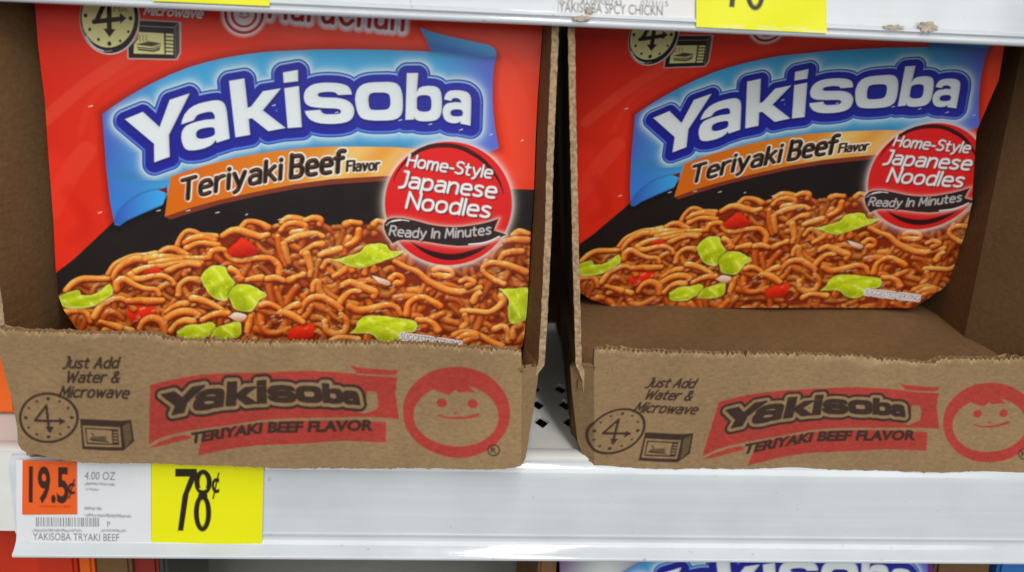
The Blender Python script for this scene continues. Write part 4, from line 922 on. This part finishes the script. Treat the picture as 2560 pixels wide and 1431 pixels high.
# ------------------------------------------------------------------ price labels
def label_sheet(name, root, base, art, x0, y0, x1, y1, yp, nu, nv, quad=None):
    u = np.linspace(0, 1, nu)[None]; v = np.linspace(0, 1, nv)[:, None]
    q = quad or [(x0, y0), (x1, y0), (x1, y1), (x0, y1)]; a, b, c, d = [np.array(p, float) for p in q]
    p = (a + (b - a) * u[..., None]) * (1 - v[..., None]) + (d + (c - d) * u[..., None]) * v[..., None]
    P = on_plane(p[..., 0], p[..., 1], yp); P[..., 1] -= 0.0001 * np.sin(p[..., 0] * .02 + p[..., 1] * .03)
    return link(name, sheet(name, P, art.sample(p[..., 0], p[..., 1]), 0.00025, base, (.7, .7, .7)), M_paper, root)
def smudge(A, x0, x1, y, h, seed, slope=0.0, dark=(120, 124, 130)):
    r = np.random.default_rng(seed); x = x0
    while x < x1:
        w = r.uniform(2.5, 6); A.line([(x, y + slope * (x - x0) + r.uniform(-h, h) * .2), (min(x + w, x1), y + slope * (x - x0) + r.uniform(-h, h) * .2)], h * .30, ink(*dark), r.uniform(.3, .62), 3.6); x += w + r.uniform(.5, 2.5)
wh = np.array([.78, .80, .83])
A = Art(20, 1110, 680, 1400, 1.25, wh)
A.img[:, A.X[0] > 378] = ink(240, 232, 8)
slo = A.win(57, 1100, 192, 1286); A.img[slo] = ink(244, 92, 34)
bk = ink(58, 36, 30)
fn = lambda u, v: (74 + 96 * u, 1253 + 2 * u - 84 * v)
A.text('19.5', fn, bk, .03, 0, 1, 1); A.text('¢', lambda u, v: (170 + 17 * u, 1235 - 40 * v), bk, .02, 0, 1, 1)
smudge(A, 98, 175, 1266, 7, 5, .02, (150, 60, 30)); smudge(A, 110, 180, 1159, 6, 6, .02, (190, 70, 40))
gk = ink(104, 106, 112)
A.text('4.00 OZ', lambda u, v: (211 + 76 * u, 1199 + 2 * u - 20 * v), gk, .0, .1, 1, 1)
smudge(A, 214, 286, 1210, 9, 1, .03); smudge(A, 214, 246, 1224, 8, 2, .03)
smudge(A, 212, 252, 1272, 10, 3, .02); smudge(A, 212, 326, 1288, 10, 4, .03)
r = np.random.default_rng(9); x = 90
while x < 250:
    w = r.uniform(1.2, 3.4); A.poly([(x, 1294 + (x - 90) * .01), (x + w, 1294 + (x - 90) * .01), (x + w, 1317), (x, 1317)], ink(70, 72, 78), .8, 1.8); x += w + r.uniform(1.4, 4)
A.text('P', lambda u, v: (268 + 8 * u, 1318 - 14 * v), gk); smudge(A, 82, 205, 1327, 9, 7); smudge(A, 255, 313, 1327, 9, 8)
A.text('YAKISOBA TRYAKI BEEF', lambda u, v: (82 + 216 * u, 1351 + 2 * u - 18 * v), ink(88, 90, 96), .0, 0, 1, 1)
nb = ink(40, 34, 22)
A.poly([(438,1172),(492,1172),(494,1186),(472,1235),(458,1328),(444,1328),(456,1240),(474,1192),(438,1192)], nb, 1, 2)
A.ell(508, 1206, 22, 32, nb, 1, 2, (8.5, 19)); A.ell(506, 1283, 22, 47, nb, 1, 2, (8.5, 32)); A.ell(507, 1240, 12, 10, nb, 1, 2); A.ell(507, 1222, 8, 3.5, ink(240, 232, 8), 1, 2)
A.text('¢', lambda u, v: (530 + 18 * u, 1232 - 54 * v), nb, .02, 0, 1, 1)
np.clip(A.img, .003, .85, out=A.img)
YT = YS - 0.0007
bt = np.array([xat(350, 1370), YT, zat(350, 1372)])
lb = thing('price_label', bt, 'white price label with orange and bright yellow panels below the left tray', 'price label', 'shelf price labels')
label_sheet('white_panel', lb, bt, A, 42, 1152, 378, 1372, YT, 340, 220, [(40,1150),(377.5,1158),(378.5,1374),(42,1370)])
label_sheet('unit_price_panel', lb, bt, A, 57, 1152, 192, 1286, YT - .0005, 110, 110, [(57,1153),(191,1157),(192,1286),(59,1286)])
label_sheet('price_panel', lb, bt, A, 378, 1158, 657, 1376, YT - .0001, 230, 180, [(378.5,1158),(659,1164),(655,1375),(379,1373)])
# upper labels
B = Art(360, -220, 2100, 120, 1.6, np.array([.80, .80, .80]))
B.img[:, B.X[0] > 1740] = ink(244, 236, 14); B.img[:, B.X[0] < 700] = ink(244, 236, 14)
bk2 = ink(88, 88, 92)
B.text('YAKISOBA SPCY CHICKN', lambda u, v: (1398 + 258 * u, 30 + 10 * u - 25 * v), bk2, .005, 0, 1, 1)
B.text('4178900743', lambda u, v: (1452 + 102 * u, 10 + 4 * u - 14 * v), bk2, .0, 0, 1, 1); B.text('SCW', lambda u, v: (1398 + 36 * u, 7 + 2 * u - 14 * v), bk2, 0, 0, 1, 1)
B.text('07/31/15', lambda u, v: (1602 + 68 * u, 15 + 2 * u - 14 * v), bk2, 0, 0, 1, 1)
B.poly([(1788,-104),(1848,-104),(1848,-88),(1836,19),(1823,18),(1832,-84),(1788,-86)], nb, 1, 2); B.ell(1888, -18, 24, 45, nb, 1, 2, (11, 31)); B.ell(1888, -82, 21, 30, nb, 1, 2, (9, 18))
r = np.random.default_rng(4)
for k in range(16):
    x = r.uniform(1745, 2040); y = 62 + (x - 1740) * .045 + r.uniform(-3, 12); B.line([(x, y), (x + r.uniform(15, 60), y + r.uniform(0, 3))], r.uniform(.6, 1.6), ink(250, 246, 170), .7, 2)
np.clip(B.img, .003, .86, out=B.img)
YU = YS - .0005
bt = np.array([xat(1730, 30), YU, zu + .004])
lu = thing('price_label', bt, 'white and yellow price label under the top edge above the right pack', 'price label', 'shelf price labels')
label_sheet('white_panel', lu, bt, B, 0, 0, 0, 0, YU, 220, 160, [(1395,-190),(1739.5,-175),(1739.5,60),(1397,46)])
label_sheet('price_panel', lu, bt, B, 0, 0, 0, 0, YU - .0009, 220, 160, [(1740.5,-175),(2066,-160),(2067,84),(1741,68)])
bt = np.array([xat(520, 0), YU, zu + .004])
l2 = thing('price_label', bt, 'yellow price label barely showing at the top edge above the left pack', 'price label', 'shelf price labels')
label_sheet('price_panel', l2, bt, B, 0, 0, 0, 0, YU - .0009, 120, 80, [(380,-190),(676,-185),(674,16),(382,3)])
# torn paper scraps stuck to the upper strip
def scrap(cx, cy, w, h, label, seed):
    r = np.random.default_rng(seed); bm = bmesh.new(); p0 = on_plane(np.array([cx * 1.]), np.array([cy * 1.]), YU - .0012)[0]
    ring = []
    for a in np.linspace(0, 2 * math.pi, 26, endpoint=False):
        k = r.uniform(.55, 1.1); p = on_plane(np.array([cx + w * k * math.cos(a)]), np.array([cy + h * k * math.sin(a)]), YU - .0012)[0]; ring.append(bm.verts.new(p - p0))
    c = bm.verts.new((0, -.0002, 0))
    for i in range(26): bm.faces.new((ring[i], ring[(i + 1) % 26], c))
    ex = bmesh.ops.extrude_face_region(bm, geom=bm.faces[:]); bmesh.ops.translate(bm, vec=(0, .0006, 0), verts=[v for v in ex['geom'] if isinstance(v, bmesh.types.BMVert)])
    bmesh.ops.recalc_face_normals(bm, faces=bm.faces); me = bpy.data.meshes.new('paper_scrap'); bm.to_mesh(me); bm.free()
    o = link('paper_scrap', me, M_scrap); o.location = p0; tag(o, label, 'paper scrap', 'torn paper scraps on the upper strip')
scrap(1452, 46, 24, 9, 'small tan paper scrap stuck under the printed product name', 1)
scrap(1474, 26, 11, 12, 'tan paper fleck stuck over the printed product name', 2)
scrap(2236, 69, 30, 8, 'flat faded paper scrap on the upper strip, left of the darker one', 3)
scrap(2322, 68, 25, 15, 'largest darker brown torn paper scrap on the upper strip', 4)

# ------------------------------------------------------------------ neighbours and the shelf below
xa = xat(36, 1000, .297)
nb_ = np.array([xa - .045, .297, 0.0])
t = thing('noodle_carton', nb_, 'orange carton barely showing left of the left tray', 'carton')
link('carton_body', box('carton_body', (xa - .09, .297, .0003), (xa, .36, .09), nb_, .001), M_orangecard, t)
ZB = -0.14
lw = thing('store_shelf', (0, YS, ZB), 'lower grey shelf deck glimpsed in shade below the price strip', 'shelf', 'shop shelves')
M_low = mat('grey_shelf_paint', (0.85, 0.86, 0.79), rough=.5, noise=.05, nscale=60)
link('deck', box('deck', (XL_, YS, ZB - .003), (XR_, .70, ZB), (0, YS, ZB)), M_low, lw)
link('back_panel', box('back_panel', (XL_, .69, ZB + .0005), (XR_, .70, -.03), (0, YS, ZB)), M_low, lw)
def low_carton(name, px0, px1, yf, m, label, cat, depth=.05, h=.105):
    x0, x1 = xat(px0, 1410, yf), xat(px1, 1410, yf); b = np.array([(x0 + x1) / 2, yf, ZB])
    t = thing(name, b, label, cat)
    link('carton_body', box('carton_body', (x0, yf, ZB + .0003), (x1, yf + depth, ZB + h), b, .0012), m, t)
low_carton('noodle_carton', -240, 188, .285, M_redcard, 'dark red carton at the lower left below the price strip', 'carton')
low_carton('noodle_carton', 191, 232, .287, M_orangecard, 'narrow orange carton beside the dark red one below the strip', 'carton')
low_carton('noodle_carton', 328, 394, .292, mat('maroon_card', (.24, .02, .012), .4), 'maroon carton between the cardboard and the dark divider below', 'carton')
low_carton('cardboard_flap', 234, 326, .289, M_kraft, 'brown cardboard piece among red cartons below the left price label', 'cardboard', .01)
low_carton('shelf_divider', 396, 416, .29, mat('charcoal_plastic', (.05, .055, .05), .4), 'dark upright divider beside the maroon carton below the strip', 'divider', .05)
# purple pack in its tray, lower right
def purple_art():
    P = Art(60, -90, 1390, 930, 2.0, (0, 0, 0)); c = ART.sample(P.X, P.Y)
    red = (c[..., 0] > .25) & (c[..., 1] < .12) & (c[..., 2] < .12)
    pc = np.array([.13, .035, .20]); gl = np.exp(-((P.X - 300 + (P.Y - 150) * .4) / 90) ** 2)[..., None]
    pc = pc + (np.array([.62, .68, .66]) - pc) * gl  # pale band: a shine painted into the purple
    P.img = np.where(red[..., None], pc, c); return P
bx_ = on_plane(np.array([1930.]), np.array([1600.]), .285)[0]
HP = homog([(1790, 1388), (2280, 1398), (1790, 1700), (2280, 1690)], [(573, 196), (1180, 196), (573, 560), (1180, 560)])
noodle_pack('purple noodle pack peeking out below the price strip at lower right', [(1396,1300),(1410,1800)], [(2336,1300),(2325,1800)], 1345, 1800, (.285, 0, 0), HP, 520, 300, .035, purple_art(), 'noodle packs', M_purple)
low_carton('cardboard_wall', 1346, 1392, .279, M_kraft, 'brown cardboard side left of the purple pack on the lower shelf', 'cardboard', .1)
low_carton('cardboard_wall', 2342, 2480, .289, M_kraft, 'brown cardboard side right of the purple pack on the lower shelf', 'cardboard', .03)
low_carton('noodle_carton', 2500, 2640, .287, mat('blue_card', (.03, .16, .5), .35), 'blue carton at the lower right corner below the strip', 'carton')
